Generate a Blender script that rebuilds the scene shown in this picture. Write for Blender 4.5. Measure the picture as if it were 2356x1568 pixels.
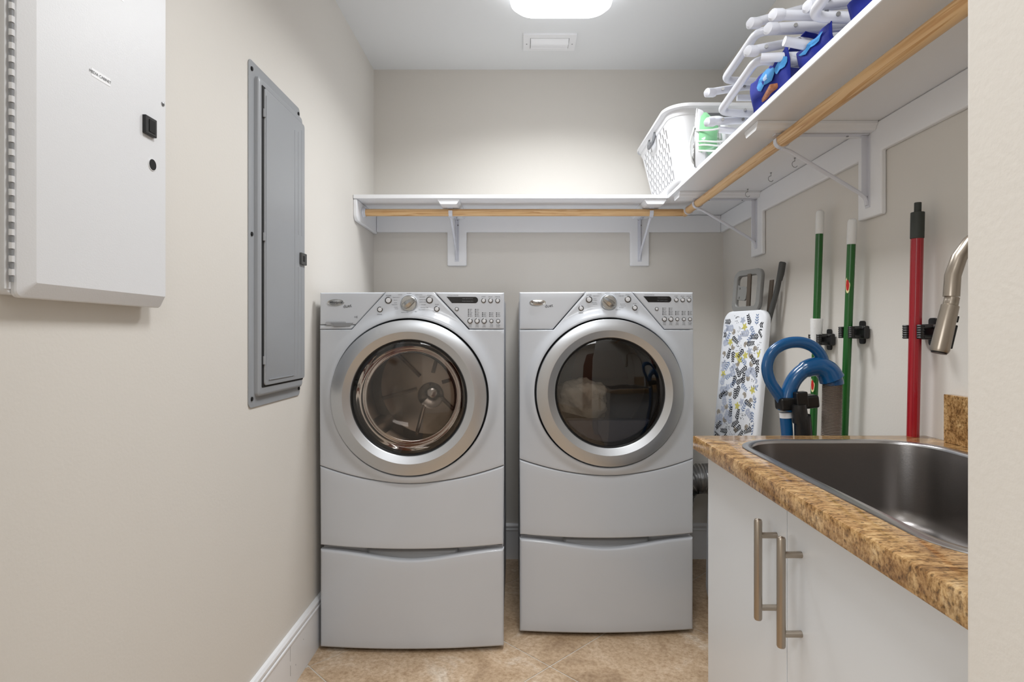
import bpy, bmesh, math, random
from mathutils import Vector, Matrix
R = math.radians
PI = math.pi
for o in list(bpy.data.objects): bpy.data.objects.remove(o)
SC = bpy.context.scene
COL = SC.collection

# ------------------------------------------------------------------ camera, world, lights, exposure
F = 1330.0
CZ = 1.18
cam = bpy.data.cameras.new('camera'); camo = bpy.data.objects.new('camera', cam); COL.objects.link(camo)
camo.location = (0, 0, CZ); camo.rotation_euler = (R(90), 0, 0)
cam.sensor_width = 36; cam.lens = F/2356*36; cam.shift_x = -20/2356; cam.shift_y = -14/2356
cam.clip_start = 0.02
SC.camera = camo
SC.view_settings.view_transform = 'Standard'; SC.view_settings.look = 'None'
SC.view_settings.gamma = 1; SC.view_settings.use_curve_mapping = False
SC.view_settings.exposure = -0.02
w = bpy.data.worlds.new('world'); SC.world = w; w.use_nodes = True
w.node_tree.nodes['Background'].inputs[0].default_value = (.9, .95, 1, 1)
w.node_tree.nodes['Background'].inputs[1].default_value = 0.3
LAMP_STRENGTH = 3.2
def area(name, loc, rot, sx, sy, energy, col=(1, 1, 1)):
    l = bpy.data.lights.new(name, 'AREA'); l.shape = 'RECTANGLE'; l.size = sx; l.size_y = sy; l.energy = energy; l.color = col
    o = bpy.data.objects.new(name, l); COL.objects.link(o); o.location = loc; o.rotation_euler = rot
    return o
area('hall_fill_light', (0.0, -0.75, 2.50), (0, 0, 0), 1.2, 0.9, 30, (.97, .985, 1))  # added fill light overhead behind the camera, not a hall fixture
area('hall_side_fill', (-1.55, -.9, 1.5), (0, R(-90), 0), .8, 1.2, 14, (.95, .98, 1))  # added side fill; the hall wall has no window
area('front_fill_light', (.15, 1.0, 2.56), (0, 0, 0), .42, .42, 12.5, (.97, .985, 1)).data.spread = R(150)  # unseen fill light added to brighten the near walls and machine fronts
area('ceiling_lamp_downlight', (.165, 2.24, 2.48), (0, 0, 0), .34, .34, 13.5, (.97, .985, 1)).data.spread = R(150)

# room measures (metres): x right, y away from the camera, z up
XL, XR, YB, ZC = -.777, 1.071, 3.057, 2.582
YF0, YF1 = .40, .523          # front wall with the doorway
HW = .344                     # half width of a machine
SHZ = 1.83; SHT = .019; SHY = 2.676; SHX = .682

# ------------------------------------------------------------------ helpers
def lin(c):
    r = []
    for v in c[:3]:
        v = v/255.0
        r.append(v/12.92 if v <= .04045 else ((v+.055)/1.055)**2.4)
    return (r[0], r[1], r[2], 1)

class NT:
    def __init__(s, m): s.t = m.node_tree; s.n = s.t.nodes; s.l = s.t.links
    def add(s, typ, **kw):
        n = s.n.new(typ)
        for k, v in kw.items():
            if k.startswith('i_'): n.inputs[k[2:].replace('_', ' ')].default_value = v
            else: setattr(n, k, v)
        return n
    def link(s, a, b): s.l.new(a, b)

def mat(name, col, rough=.5, metal=0, spec=.5, bump=0, bscale=60, var=0, vscale=3, coat=0, trans=0, aniso=0, emit=0, ecol=None):
    m = bpy.data.materials.new(name); m.use_nodes = True
    t = NT(m); b = t.n['Principled BSDF']
    b.inputs['Base Color'].default_value = lin(col); b.inputs['Roughness'].default_value = rough
    b.inputs['Metallic'].default_value = metal; b.inputs['Specular IOR Level'].default_value = spec
    b.inputs['Coat Weight'].default_value = coat; b.inputs['Transmission Weight'].default_value = trans
    b.inputs['Anisotropic'].default_value = aniso
    tc = t.add('ShaderNodeTexCoord')
    if emit:
        b.inputs['Emission Color'].default_value = lin(ecol or col); b.inputs['Emission Strength'].default_value = emit
    if var:
        nz = t.add('ShaderNodeTexNoise', i_Scale=vscale, i_Detail=5.0); t.link(tc.outputs['Object'], nz.inputs['Vector'])
        rp = t.add('ShaderNodeValToRGB'); t.link(nz.outputs['Fac'], rp.inputs[0])
        c = lin(col); rp.color_ramp.elements[0].position = .3; rp.color_ramp.elements[1].position = .7
        rp.color_ramp.elements[0].color = tuple(max(0, v*(1-var)) for v in c[:3])+(1,)
        rp.color_ramp.elements[1].color = tuple(min(1, v*(1+var)) for v in c[:3])+(1,)
        t.link(rp.outputs[0], b.inputs['Base Color'])
    if bump:
        nz = t.add('ShaderNodeTexNoise', i_Scale=bscale, i_Detail=3.0); t.link(tc.outputs['Object'], nz.inputs['Vector'])
        bp = t.add('ShaderNodeBump', i_Strength=bump, i_Distance=.002); t.link(nz.outputs['Fac'], bp.inputs['Height'])
        t.link(bp.outputs[0], b.inputs['Normal'])
    return m

def ramp(t, src, stops):
    rp = t.add('ShaderNodeValToRGB'); t.link(src, rp.inputs[0]); e = rp.color_ramp.elements
    while len(e) < len(stops): e.new(.5)
    for i, (p, c) in enumerate(stops): e[i].position = p; e[i].color = lin(c) if max(c) > 1 else (c[0], c[1], c[2], 1)
    return rp

def mapping(t, scale, rot=(0, 0, 0)):
    tc = t.add('ShaderNodeTexCoord'); mp = t.add('ShaderNodeMapping')
    mp.inputs['Scale'].default_value = scale; mp.inputs['Rotation'].default_value = rot
    t.link(tc.outputs['Object'], mp.inputs['Vector']); return mp.outputs[0]

def wood_mat(name, axis):
    m = bpy.data.materials.new(name); m.use_nodes = True; t = NT(m); b = t.n['Principled BSDF']
    s = [48, 48, 48]; s[axis] = 1.6
    v = mapping(t, s)
    n1 = t.add('ShaderNodeTexNoise', i_Scale=1.0, i_Detail=4.0, i_Distortion=.7); t.link(v, n1.inputs['Vector'])
    wv = t.add('ShaderNodeMath', operation='MULTIPLY'); t.link(n1.outputs['Fac'], wv.inputs[0]); wv.inputs[1].default_value = 4.5
    fr = t.add('ShaderNodeMath', operation='FRACT'); t.link(wv.outputs[0], fr.inputs[0])
    rp = ramp(t, fr.outputs[0], [(0, (232, 196, 148)), (.55, (226, 186, 134)), (.88, (200, 152, 98)), (1, (230, 192, 142))])
    n2 = t.add('ShaderNodeTexNoise', i_Scale=.12, i_Detail=2.0); t.link(v, n2.inputs['Vector'])
    mx = t.add('ShaderNodeMixRGB', blend_type='MULTIPLY'); mx.inputs[0].default_value = .35
    r2 = ramp(t, n2.outputs['Fac'], [(.3, (205, 180, 150)), (.7, (255, 255, 250))])
    t.link(rp.outputs[0], mx.inputs[1]); t.link(r2.outputs[0], mx.inputs[2]); t.link(mx.outputs[0], b.inputs['Base Color'])
    b.inputs['Roughness'].default_value = .42
    return m

def granite_mat():
    m = bpy.data.materials.new('granite'); m.use_nodes = True; t = NT(m); b = t.n['Principled BSDF']
    v = mapping(t, (5, 16, 9), (0, 0, R(12)))
    n1 = t.add('ShaderNodeTexNoise', i_Scale=1.0, i_Detail=8.0, i_Roughness=.72, i_Distortion=1.2); t.link(v, n1.inputs['Vector'])
    r1 = ramp(t, n1.outputs['Fac'], [(.27, (58, 42, 30)), (.37, (122, 92, 60)), (.46, (178, 142, 98)), (.58, (206, 174, 128)), (.74, (226, 206, 172))])
    v2 = mapping(t, (60, 150, 120))
    n2 = t.add('ShaderNodeTexNoise', i_Scale=1.0, i_Detail=5.0, i_Roughness=.7); t.link(v2, n2.inputs['Vector'])
    r2 = ramp(t, n2.outputs['Fac'], [(.34, (60, 42, 30)), (.45, (190, 170, 140)), (.6, (255, 250, 240))])
    mx = t.add('ShaderNodeMixRGB', blend_type='MULTIPLY'); mx.inputs[0].default_value = .8
    t.link(r1.outputs[0], mx.inputs[1]); t.link(r2.outputs[0], mx.inputs[2])
    v3 = mapping(t, (95, 95, 95))
    vo = t.add('ShaderNodeTexVoronoi', i_Scale=1.0); t.link(v3, vo.inputs['Vector'])
    r3 = ramp(t, vo.outputs['Distance'], [(.0, (35, 26, 20)), (.16, (90, 70, 50)), (.24, (255, 255, 255))])
    mx2 = t.add('ShaderNodeMixRGB', blend_type='MULTIPLY'); mx2.inputs[0].default_value = .55
    t.link(mx.outputs[0], mx2.inputs[1]); t.link(r3.outputs[0], mx2.inputs[2])
    t.link(mx2.outputs[0], b.inputs['Base Color'])
    b.inputs['Roughness'].default_value = .1
    return m

def tile_mat():
    m = bpy.data.materials.new('travertine_tile'); m.use_nodes = True; t = NT(m); b = t.n['Principled BSDF']
    v = mapping(t, (1, 1, 1), (0, 0, R(30)))
    n1 = t.add('ShaderNodeTexNoise', i_Scale=5.0, i_Detail=9.0, i_Roughness=.65, i_Distortion=.9); t.link(v, n1.inputs['Vector'])
    r1 = ramp(t, n1.outputs['Fac'], [(.3, (168, 142, 114)), (.45, (196, 170, 140)), (.56, (210, 186, 158)), (.68, (228, 214, 196))])
    n2 = t.add('ShaderNodeTexNoise', i_Scale=60.0, i_Detail=6.0, i_Roughness=.7); t.link(v, n2.inputs['Vector'])
    r2 = ramp(t, n2.outputs['Fac'], [(.35, (196, 180, 160)), (.6, (255, 255, 255))])
    mx = t.add('ShaderNodeMixRGB', blend_type='MULTIPLY'); mx.inputs[0].default_value = .7
    t.link(r1.outputs[0], mx.inputs[1]); t.link(r2.outputs[0], mx.inputs[2]); t.link(mx.outputs[0], b.inputs['Base Color'])
    b.inputs['Roughness'].default_value = .4
    return m

def glass_mat(name, tint, ior=1.5, gloss_min=.03):
    m = bpy.data.materials.new(name); m.use_nodes = True; t = NT(m)
    for n in list(t.n): t.n.remove(n)
    out = t.add('ShaderNodeOutputMaterial'); mx = t.add('ShaderNodeMixShader')
    tr = t.add('ShaderNodeBsdfTransparent'); tr.inputs[0].default_value = lin(tint)
    gl = t.add('ShaderNodeBsdfGlossy'); gl.inputs['Roughness'].default_value = .02; gl.inputs[0].default_value = (1, 1, 1, 1)
    fr = t.add('ShaderNodeFresnel', i_IOR=ior); ad = t.add('ShaderNodeMath', operation='ADD'); ad.inputs[1].default_value = gloss_min
    t.link(fr.outputs[0], ad.inputs[0]); t.link(ad.outputs[0], mx.inputs[0])
    t.link(tr.outputs[0], mx.inputs[1]); t.link(gl.outputs[0], mx.inputs[2]); t.link(mx.outputs[0], out.inputs[0])
    return m

M = dict(
    wall=mat('wall_paint', (221, 217, 210), .75, bump=.12, bscale=140, var=.012, vscale=1.5),
    ceiling=mat('ceiling_paint', (226, 228, 229), .85, bump=.06, bscale=140),
    trim=mat('trim_paint', (236, 237, 239), .38),
    shelf=mat('shelf_paint', (240, 241, 243), .35),
    white=mat('appliance_white', (198, 202, 208), .24, coat=.3),
    white_side=mat('appliance_side', (205, 207, 212), .35),
    fascia=mat('silver_white_fascia', (204, 208, 214), .28),
    recess=mat('grey_recess', (140, 142, 145), .4),
    gripgrey=mat('pale_grey_handle', (168, 170, 174), .4),
    chrome=mat('brushed_door_ring', (196, 199, 203), .33, 1, aniso=.4),
    polish=mat('polished_chrome', (225, 226, 228), .12, 1),
    nickel=mat('brushed_nickel', (168, 158, 146), .3, 1),
    steel=mat('stainless_steel', (150, 146, 144), .3, 1, bump=.05, bscale=300),
    steel_rim=mat('stainless_rim', (190, 190, 192), .28, 1),
    drum=mat('drum_steel', (214, 204, 194), .28, 1),
    drumgrey=mat('dryer_drum', (120, 116, 112), .5),
    black=mat('black_plastic', (18, 18, 19), .35),
    matte=mat('black_gap', (10, 10, 10), .8),
    rubber=mat('dark_rubber', (34, 33, 33), .5),
    lint=mat('blue_grey_plastic', (112, 116, 132), .35),
    print=mat('grey_print', (96, 97, 102), .6),
    dprint=mat('dark_print', (40, 40, 44), .6),
    glow=mat('dim_display_print', (120, 122, 124), .5),
    knob=mat('silver_knob', (190, 190, 188), .25, 1),
    button=mat('chrome_button_ring', (110, 110, 110), .25, 1),
    cap=mat('button_cap', (222, 223, 226), .3),
    panelgrey=mat('grey_enamel', (153, 156, 160), .38, coat=.1),
    panelwhite=mat('white_enamel', (224, 225, 227), .42, bump=.08, bscale=380),
    laminate=mat('white_laminate', (222, 226, 230), .3),
    granite=granite_mat(), tile=tile_mat(),
    grout=mat('grout', (208, 201, 190), .9, bump=.2, bscale=200),
    woodx=wood_mat('pine_x', 0), woody=wood_mat('pine_y', 1),
    green=mat('green_pole', (20, 92, 28), .3, coat=.3),
    red=mat('red_pole', (158, 12, 30), .3, coat=.3),
    grip=mat('white_grip', (236, 237, 236), .5, bump=.5, bscale=300),
    darkgrip=mat('dark_grey_grip', (52, 56, 52), .6),
    redlabel=mat('red_label', (190, 30, 30), .5), yellowlabel=mat('cream_label', (235, 225, 170), .5),
    blue=mat('blue_plastic', (12, 78, 128), .22, coat=.3),
    hose=mat('ribbed_hose', (128, 116, 106), .4),
    cover=mat('cotton_cover', (232, 235, 240), .85, bump=.2, bscale=200),
    leafblack=mat('leaf_print_black', (32, 34, 42), .85), leafblue=mat('leaf_print_blue', (112, 136, 176), .85),
    leafpale=mat('leaf_print_pale', (186, 194, 212), .85), leafyellow=mat('leaf_print_yellow', (212, 204, 110), .85),
    leaftaupe=mat('leaf_print_taupe', (172, 164, 152), .85),
    boardgrey=mat('grey_plastic', (128, 128, 126), .4), darkmetal=mat('taupe_metal', (110, 100, 90), .4, .6),
    charcoal=mat('charcoal_plastic', (72, 73, 72), .45),
    foil=mat('aluminium_foil', (190, 190, 190), .28, 1, bump=.6, bscale=90),
    basket=mat('white_plastic', (240, 241, 244), .35), basketgrey=mat('grey_handle', (120, 122, 126), .45),
    tube=mat('white_powder_coat', (218, 220, 228), .3), bolt=mat('bolt_steel', (150, 150, 150), .3, 1),
    sling=mat('blue_fabric', (8, 32, 138), .8, bump=.3, bscale=400),
    slinglight=mat('light_blue_print', (76, 156, 220), .8), slingwhite=mat('white_blue_print', (190, 214, 244), .8),
    wicker=mat('wood_armrest', (158, 96, 56), .5, bump=.5, bscale=200, var=.3, vscale=90),
    irongreen=mat('green_translucent_plastic', (146, 212, 160), .12, coat=.5),
    cloth=mat('white_cotton', (222, 216, 202), .9, bump=.6, bscale=120),
    diffuser=mat('lamp_diffuser', (255, 255, 255), .5, emit=LAMP_STRENGTH, ecol=(248, 251, 255)),
    glass=glass_mat('tinted_door_glass', (206, 201, 197), gloss_min=.015), glass2=glass_mat('inner_bowl_glass', (240, 238, 236), gloss_min=.01),
    hallwood=mat('stained_door', (104, 52, 34), .35),
    sticker=mat('white_sticker', (245, 246, 248), .4),
    scuff=mat('scuff_mark', (120, 116, 112), .8),
)

class MB:
    def __init__(s): s.v = []; s.f = []; s.mi = []; s.cur = 0
    def add(s, vs, fs):
        b = len(s.v); s.v += [tuple(v) for v in vs]; s.f += [tuple(i+b for i in f) for f in fs]; s.mi += [s.cur]*len(fs); return s
    def box(s, x0, x1, y0, y1, z0, z1):
        vs = [(x, y, z) for x in (x0, x1) for y in (y0, y1) for z in (z0, z1)]
        return s.add(vs, [(0, 1, 3, 2), (4, 6, 7, 5), (0, 4, 5, 1), (2, 3, 7, 6), (0, 2, 6, 4), (1, 5, 7, 3)])
    def obox(s, c, ax, ay, az, hx, hy, hz):
        c = Vector(c); ax = Vector(ax).normalized(); ay = Vector(ay).normalized(); az = Vector(az).normalized()
        vs = [c+ax*hx*i+ay*hy*j+az*hz*k for i in (-1, 1) for j in (-1, 1) for k in (-1, 1)]
        return s.add(vs, [(0, 1, 3, 2), (4, 6, 7, 5), (0, 4, 5, 1), (2, 3, 7, 6), (0, 2, 6, 4), (1, 5, 7, 3)])
    def loft(s, rings, cap0=True, cap1=True, closed=True):
        n = len(rings[0]); vs = [p for r in rings for p in r]; fs = []
        m = n if closed else n-1
        for i in range(len(rings)-1):
            for j in range(m):
                k = (j+1) % n; fs.append((i*n+j, i*n+k, (i+1)*n+k, (i+1)*n+j))
        if cap0: fs.append(tuple(range(n))[::-1])
        if cap1: fs.append(tuple((len(rings)-1)*n+j for j in range(n)))
        return s.add(vs, fs)
    def tube(s, pts, r, n=12, caps=True, closed=False, flat=None):
        pts = [Vector(p) for p in pts]; N = len(pts); rings = []
        rs = r if isinstance(r, (list, tuple)) else [r]*N
        t0 = (pts[1]-pts[0]).normalized()
        up = Vector((0, 0, 1)) if abs(t0.z) < .9 else Vector((1, 0, 0))
        u = t0.cross(up).normalized()
        for i, p in enumerate(pts):
            if closed: t = (pts[(i+1) % N]-pts[i-1]).normalized()
            elif i == 0: t = t0
            elif i == N-1: t = (pts[-1]-pts[-2]).normalized()
            else:
                a = (p-pts[i-1]); b_ = (pts[i+1]-p)
                t = (a.normalized()+b_.normalized())
                t = t.normalized() if t.length > 1e-6 else a.normalized()
            u = (u-t*u.dot(t)).normalized(); v = t.cross(u)
            f = flat or 1
            rings.append([p+u*rs[i]*math.cos(2*PI*k/n)+v*rs[i]*f*math.sin(2*PI*k/n) for k in range(n)])
        if closed: rings.append(rings[0])
        return s.loft(rings, caps and not closed, caps and not closed)
    def lathe(s, prof, c, axis='Y', n=48, a0=0, closed=False, cap=True):
        c = Vector(c); rings = []
        for (r, h) in prof:
            rr = []
            for k in range(n):
                a = 2*PI*k/n+a0
                if axis == 'Y': rr.append(c+Vector((r*math.cos(a), h, r*math.sin(a))))
                elif axis == 'Z': rr.append(c+Vector((r*math.cos(a), r*math.sin(a), h)))
                else: rr.append(c+Vector((h, r*math.cos(a), r*math.sin(a))))
            rings.append(rr)
        return s.loft(rings, cap and prof[0][0] > 1e-6 and not closed, prof[-1][0] > 1e-6 and not closed) if not closed else s.loft(rings+[rings[0]], False, False)
    def prism(s, poly, plane, d0, d1):
        def P3(a, b, d): return (a, d, b) if plane == 'XZ' else ((d, a, b) if plane == 'YZ' else (a, b, d))
        return s.loft([[P3(a, b, d0) for a, b in poly], [P3(a, b, d1) for a, b in poly]])
    def text(s, txt, size, mtx, align='CENTER'):
        cu = bpy.data.curves.new('t', 'FONT'); cu.body = txt; cu.size = size; cu.align_x = align; cu.align_y = 'CENTER'; cu.resolution_u = 2
        ob = bpy.data.objects.new('t', cu); me = bpy.data.meshes.new_from_object(ob)
        s.add([mtx @ v.co for v in me.vertices], [tuple(p.vertices) for p in me.polygons])
        bpy.data.objects.remove(ob); bpy.data.meshes.remove(me); bpy.data.curves.remove(cu)
        return s
    def ontext(s, txt, size, x, z, f, rot=0, align='CENTER', off=.0009):
        k = len(s.v); s.text(txt, size, tfront(x, 0, z, rot), align)
        for i in range(k, len(s.v)): v = s.v[i]; s.v[i] = (v[0], f(v[0], v[2])-off, v[2])
        return s
    def build(s, name, m, parent=None, bevel=0, seg=2, smooth=True, ang=35, loc=None, merge=False, solid=0, subsurf=0):
        me = bpy.data.meshes.new(name); me.from_pydata(s.v, [], s.f)
        ms = m if isinstance(m, (list, tuple)) else [m]
        for x in ms: me.materials.append(x)
        if len(ms) > 1:
            for p, i in zip(me.polygons, s.mi): p.material_index = i
        bm = bmesh.new(); bm.from_mesh(me)
        if merge: bmesh.ops.remove_doubles(bm, verts=bm.verts, dist=1e-5)
        bmesh.ops.recalc_face_normals(bm, faces=bm.faces); bm.to_mesh(me); bm.free()
        if smooth:
            for p in me.polygons: p.use_smooth = True
            me.set_sharp_from_angle(angle=R(ang))
        o = bpy.data.objects.new(name, me); COL.objects.link(o)
        if parent: o.parent = parent
        if loc: o.location = loc
        if solid:
            md = o.modifiers.new('solid', 'SOLIDIFY'); md.thickness = solid; md.offset = 0
        if bevel:
            md = o.modifiers.new('bevel', 'BEVEL'); md.width = bevel; md.segments = seg; md.limit_method = 'ANGLE'; md.angle_limit = R(40)
            md.harden_normals = True
        if subsurf:
            md = o.modifiers.new('sub', 'SUBSURF'); md.levels = subsurf; md.render_levels = subsurf
        return o

def tag(o, label, cat=None, group=None, kind=None):
    if label: o['label'] = label
    if cat: o['category'] = cat
    if group: o['group'] = group
    if kind: o['kind'] = kind
    return o
def thing(name, label, cat, loc=(0, 0, 0), rz=0, group=None):
    o = bpy.data.objects.new(name, None); o.empty_display_size = .05; COL.objects.link(o)
    o.location = loc; o.rotation_euler = (0, 0, rz); return tag(o, label, cat, group)
def struct(o, label=None): return tag(o, label, None, None, 'structure')
def rrect(cx, cy, hx, hy, r, k=8):
    pts = []
    for (sx, sy, a0) in ((1, 1, 0), (-1, 1, 90), (-1, -1, 180), (1, -1, 270)):
        for i in range(k+1):
            a = R(a0+90*i/k); pts.append((cx+sx*(hx-r)+r*math.cos(a), cy+sy*(hy-r)+r*math.sin(a)))
    return pts
def fillet(pts, r, k=6):
    pts = [Vector(p) for p in pts]; out = [pts[0]]
    for i in range(1, len(pts)-1):
        a = (pts[i-1]-pts[i]); b = (pts[i+1]-pts[i]); rr = min(r, a.length*.49, b.length*.49)
        p0 = pts[i]+a.normalized()*rr; p1 = pts[i]+b.normalized()*rr
        for j in range(k+1):
            t = j/k; out.append((1-t)**2*p0+2*t*(1-t)*pts[i]+t*t*p1)
    out.append(pts[-1]); return out
def spline(pts, k=8):
    pts = [Vector(p) for p in pts]; P = [pts[0]*2-pts[1]]+pts+[pts[-1]*2-pts[-2]]; out = []
    for i in range(1, len(P)-2):
        for j in range(k):
            t = j/k; a, b, c, d = P[i-1:i+3]
            out.append(.5*((2*b)+(c-a)*t+(2*a-5*b+4*c-d)*t*t+(-a+3*b-3*c+d)*t**3))
    out.append(pts[-1]); return out
def clip_poly(poly, x0, x1, y0, y1):
    for ax, lim, sg in ((0, x0, 1), (0, x1, -1), (1, y0, 1), (1, y1, -1)):
        out = []
        for i in range(len(poly)):
            a = poly[i-1]; b = poly[i]; ia = (a[ax]-lim)*sg >= 0; ib = (b[ax]-lim)*sg >= 0
            if ia != ib:
                t = (lim-a[ax])/(b[ax]-a[ax]); out.append((a[0]+(b[0]-a[0])*t, a[1]+(b[1]-a[1])*t))
            if ib: out.append(b)
        poly = out
        if not poly: return poly
    return poly
def area2(p): return abs(sum(p[i-1][0]*p[i][1]-p[i][0]*p[i-1][1] for i in range(len(p))))/2
TFRONT = Matrix(((1, 0, 0, 0), (0, 0, -1, 0), (0, 1, 0, 0), (0, 0, 0, 1)))
def tfront(x, y, z, rot=0): return Matrix.Translation((x, y, z)) @ TFRONT @ Matrix.Rotation(rot, 4, 'Z')
TLEFT = Matrix(((0, 0, 1, 0), (1, 0, 0, 0), (0, 1, 0, 0), (0, 0, 0, 1)))

# ------------------------------------------------------------------ the setting
def sbox(name, a, m, bevel=0): 
    b = MB(); b.box(*a); return struct(b.build(name, m, bevel=bevel))
sbox('wall_left', (XL-.1, XL, YF1, YB+.1, -.1, ZC+.1), M['wall'])
sbox('wall_right', (XR, XR+.1, YF1, YB+.1, -.1, ZC+.1), M['wall'])
sbox('wall_back', (XL, XR, YB, YB+.1, -.1, ZC+.1), M['wall'])
b = MB(); b.box(.40, 1.75, YF0, YF1, -.1, ZC); struct(b.build('wall_front', M['wall'], bevel=.009, seg=4))
sbox('wall_front_left', (-1.75, -.50, YF0, YF1, -.1, ZC), M['wall'], .009)
HX0, HX1, HY0 = -1.6, 1.6, -2.2
sbox('wall_hall_left', (HX0-.1, HX0, HY0-.1, YF0, -.1, ZC+.1), M['wall'])
sbox('wall_hall_right', (HX1, HX1+.1, HY0-.1, YF0, -.1, ZC+.1), M['wall'])
sbox('wall_hall_back', (HX0, HX1, HY0-.1, HY0, -.1, ZC+.1), M['wall'])
sbox('ceiling', (-1.75, 1.75, HY0-.1, YB+.1, ZC, ZC+.1), M['ceiling'])
b = MB(); b.box(-1.75, 1.75, HY0-.1, YB+.1, -.12, -.0017); floor = struct(b.build('floor', M['grout']))
s = .607; u = (s/math.sqrt(2), s/math.sqrt(2)); o0 = (.104, 2.06); g = .0026
for i in range(-9, 10):
    for j in range(-9, 10):
        cs = [(i, j), (i+1, j), (i+1, j+1), (i, j+1)]
        pl = []
        cx = o0[0]+(i+.5)*u[0]+(j+.5)*u[0]; cy = o0[1]+(i+.5)*u[1]-(j+.5)*u[1]
        for (a, c) in cs:
            x = o0[0]+a*u[0]+c*u[0]; y = o0[1]+a*u[1]-c*u[1]
            k = 1-g/(s/2); pl.append((cx+(x-cx)*k, cy+(y-cy)*k))
        for rect in ((XL, XR, .46, YB), (HX0, HX1, HY0, .46)):
            q = clip_poly(pl, *rect)
            if q and area2(q) > .003:
                b = MB(); b.prism(q, 'XY', -.0016, 0); b.build('tile', M['tile'], floor, smooth=False)

def baseboard(name, p0, p1, nrm):
    prof = [(0, 0), (.014, 0), (.014, .148), (.0165, .152), (.0165, .158), (.011, .162), (.015, .168), (.015, .176), (.009, .184), (0, .186)]
    p0 = Vector(p0+(0,)); p1 = Vector(p1+(0,)); n = Vector(nrm+(0,))
    b = MB(); b.loft([[p+n*a+Vector((0, 0, z)) for a, z in prof] for p in (p0, p1)])
    return struct(b.build(name, M['trim'], smooth=False))
bl = baseboard('baseboard_left', (XL, YF1), (XL, YB), (1, 0))
baseboard('baseboard_back', (XL, YB), (XR, YB), (0, -1))
baseboard('baseboard_right', (XR, 1.55), (XR, YB), (-1, 0))
b = MB()
for (y, z, ly, lz) in ((1.915, .05, .0015, .035), (1.913, .10, .0008, .05), (1.96, .06, .002, .004), (2.03, .11, .002, .003), (1.90, .02, .003, .012)):
    b.box(XL+.0139, XL+.0144, y, y+ly, z, z+lz)
b.build('scuff_mark', M['scuff'], bl)
# hall behind the camera: a stained timber door, seen only as a reflection
b = MB(); b.box(.25, 1.1, HY0, HY0+.04, 0, 2.05); struct(b.build('door_1', M['hallwood'], bevel=.003))

# ------------------------------------------------------------------ ceiling light and vent
lt = thing('ceiling_light', 'glowing white rounded-square flush ceiling light above the machines', 'ceiling light', (.165, 2.24, ZC))
b = MB(); b.loft([[(x, y, z) for x, y in rrect(0, 0, h, h, .07)] for h, z in ((.19, 0), (.19, -.02))]); b.build('base_plate', M['trim'], lt)
rings = []
for h, z, r in ((.205, -.012, .075), (.214, -.02, .08), (.217, -.038, .085), (.213, -.056, .09), (.198, -.073, .09), (.165, -.086, .09), (.11, -.093, .07), (.04, -.096, .03)):
    rings.append([(x*.96, y*.96, z) for x, y in rrect(0, 0, h, h, r, 10)])
b = MB(); b.loft(rings); b.build('diffuser', M['diffuser'], lt)

vt = thing('ceiling_vent', 'small white rectangular ceiling air vent behind the ceiling light', 'vent', (.1375, 2.763, ZC))
b = MB()
for a in ((-.125, .125, -.075, -.045, -.008, 0), (-.125, .125, .058, .075, -.008, 0), (-.125, -.092, -.045, .058, -.008, 0), (.092, .125, -.045, .058, -.008, 0)): b.box(*a)
b.build('frame', M['trim'], vt)
b = MB(); b.box(-.092, .092, -.045, .058, -.002, -.0005); b.build('backing', M['charcoal'], vt)
for i, (y, hh) in enumerate(((-.021, .019), (.017, .008), (.040, .006))):
    b = MB(); b.obox((0, y, -.011), (1, 0, 0), (0, 1, -.35), (0, .35, 1), .09, hh, .0015); b.build('slat', M['trim'], vt)
for sx in (-1, 1):
    b = MB(); b.lathe([(.003, -.0095), (.003, -.008)], (sx*.109, .01, 0), 'Z', 10); b.build('screw', M['recess'], vt)

# ------------------------------------------------------------------ shelves
CL = .018   # cleat thickness
def eased(b_, x0, x1, y0, y1, z0, z1): b_.box(x0, x1, y0, y1, z0, z1)
s1 = thing('wall_shelf', 'white painted shelf along the back wall above the machines', 'shelf', (0, YB, SHZ))
s2 = thing('wall_shelf', 'white painted shelf along the right wall holding basket and folded chairs', 'shelf', (XR, YB, SHZ))
def wpart(par, b_, name, m, **k):
    o = b_.build(name, m, par, **k); L = par.location
    o.data.transform(Matrix.Translation(-L)); return o
b = MB(); b.box(XL+.001, SHX, SHY, YB-.001, SHZ-SHT, SHZ); wpart(s1, b, 'shelf_board', M['shelf'], bevel=.003)
b = MB(); b.box(XL+.001, SHX+.02, SHY-.006, SHY+.0, SHZ-.021, SHZ+.002); 
b = MB(); b.box(SHX, XR-.001, YF1+.002, YB-.001, SHZ-SHT, SHZ); wpart(s2, b, 'shelf_board', M['shelf'], bevel=.003)
ZB = SHZ-SHT
# cleats with a hanging backing board at each bracket
def cleat_back():
    b = MB(); ch = []
    z0, z1, zd = 1.72, ZB-.0005, 1.543
    poly = [(XL+CL, z1), (XL+CL, z0)]
    for (a, c) in ((-.386, -.285), (.575, .676)): poly += [(a, z0), (a, zd), (c, zd), (c, z0)]
    poly += [(XR-CL, z0), (XR-CL, z1)]
    b.prism(poly, 'XZ', YB-CL, YB-.0005); return wpart(s1, b, 'cleat', M['shelf'], bevel=.005, seg=3)
cleat_back()
b = MB(); poly = [(SHY+.004, ZB-.0005), (YB-.0005, ZB-.0005), (YB-.0005, 1.712)]
poly += [(SHY+.03, 1.712)]+[(SHY+.004+.03*(1-math.sin(a)), 1.712+.03*(1-math.cos(a))) for a in [R(20*i) for i in range(1, 5)]]
b.prism(poly, 'YZ', XL+.0005, XL+CL); wpart(s1, b, 'end_cleat', M['shelf'], bevel=.004, seg=3)
RB = [(2.525, 2.645), (1.690, 1.807)]
b = MB(); poly = [(YB-.0005, ZB-.0005), (YB-.0005, 1.72)]
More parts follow.
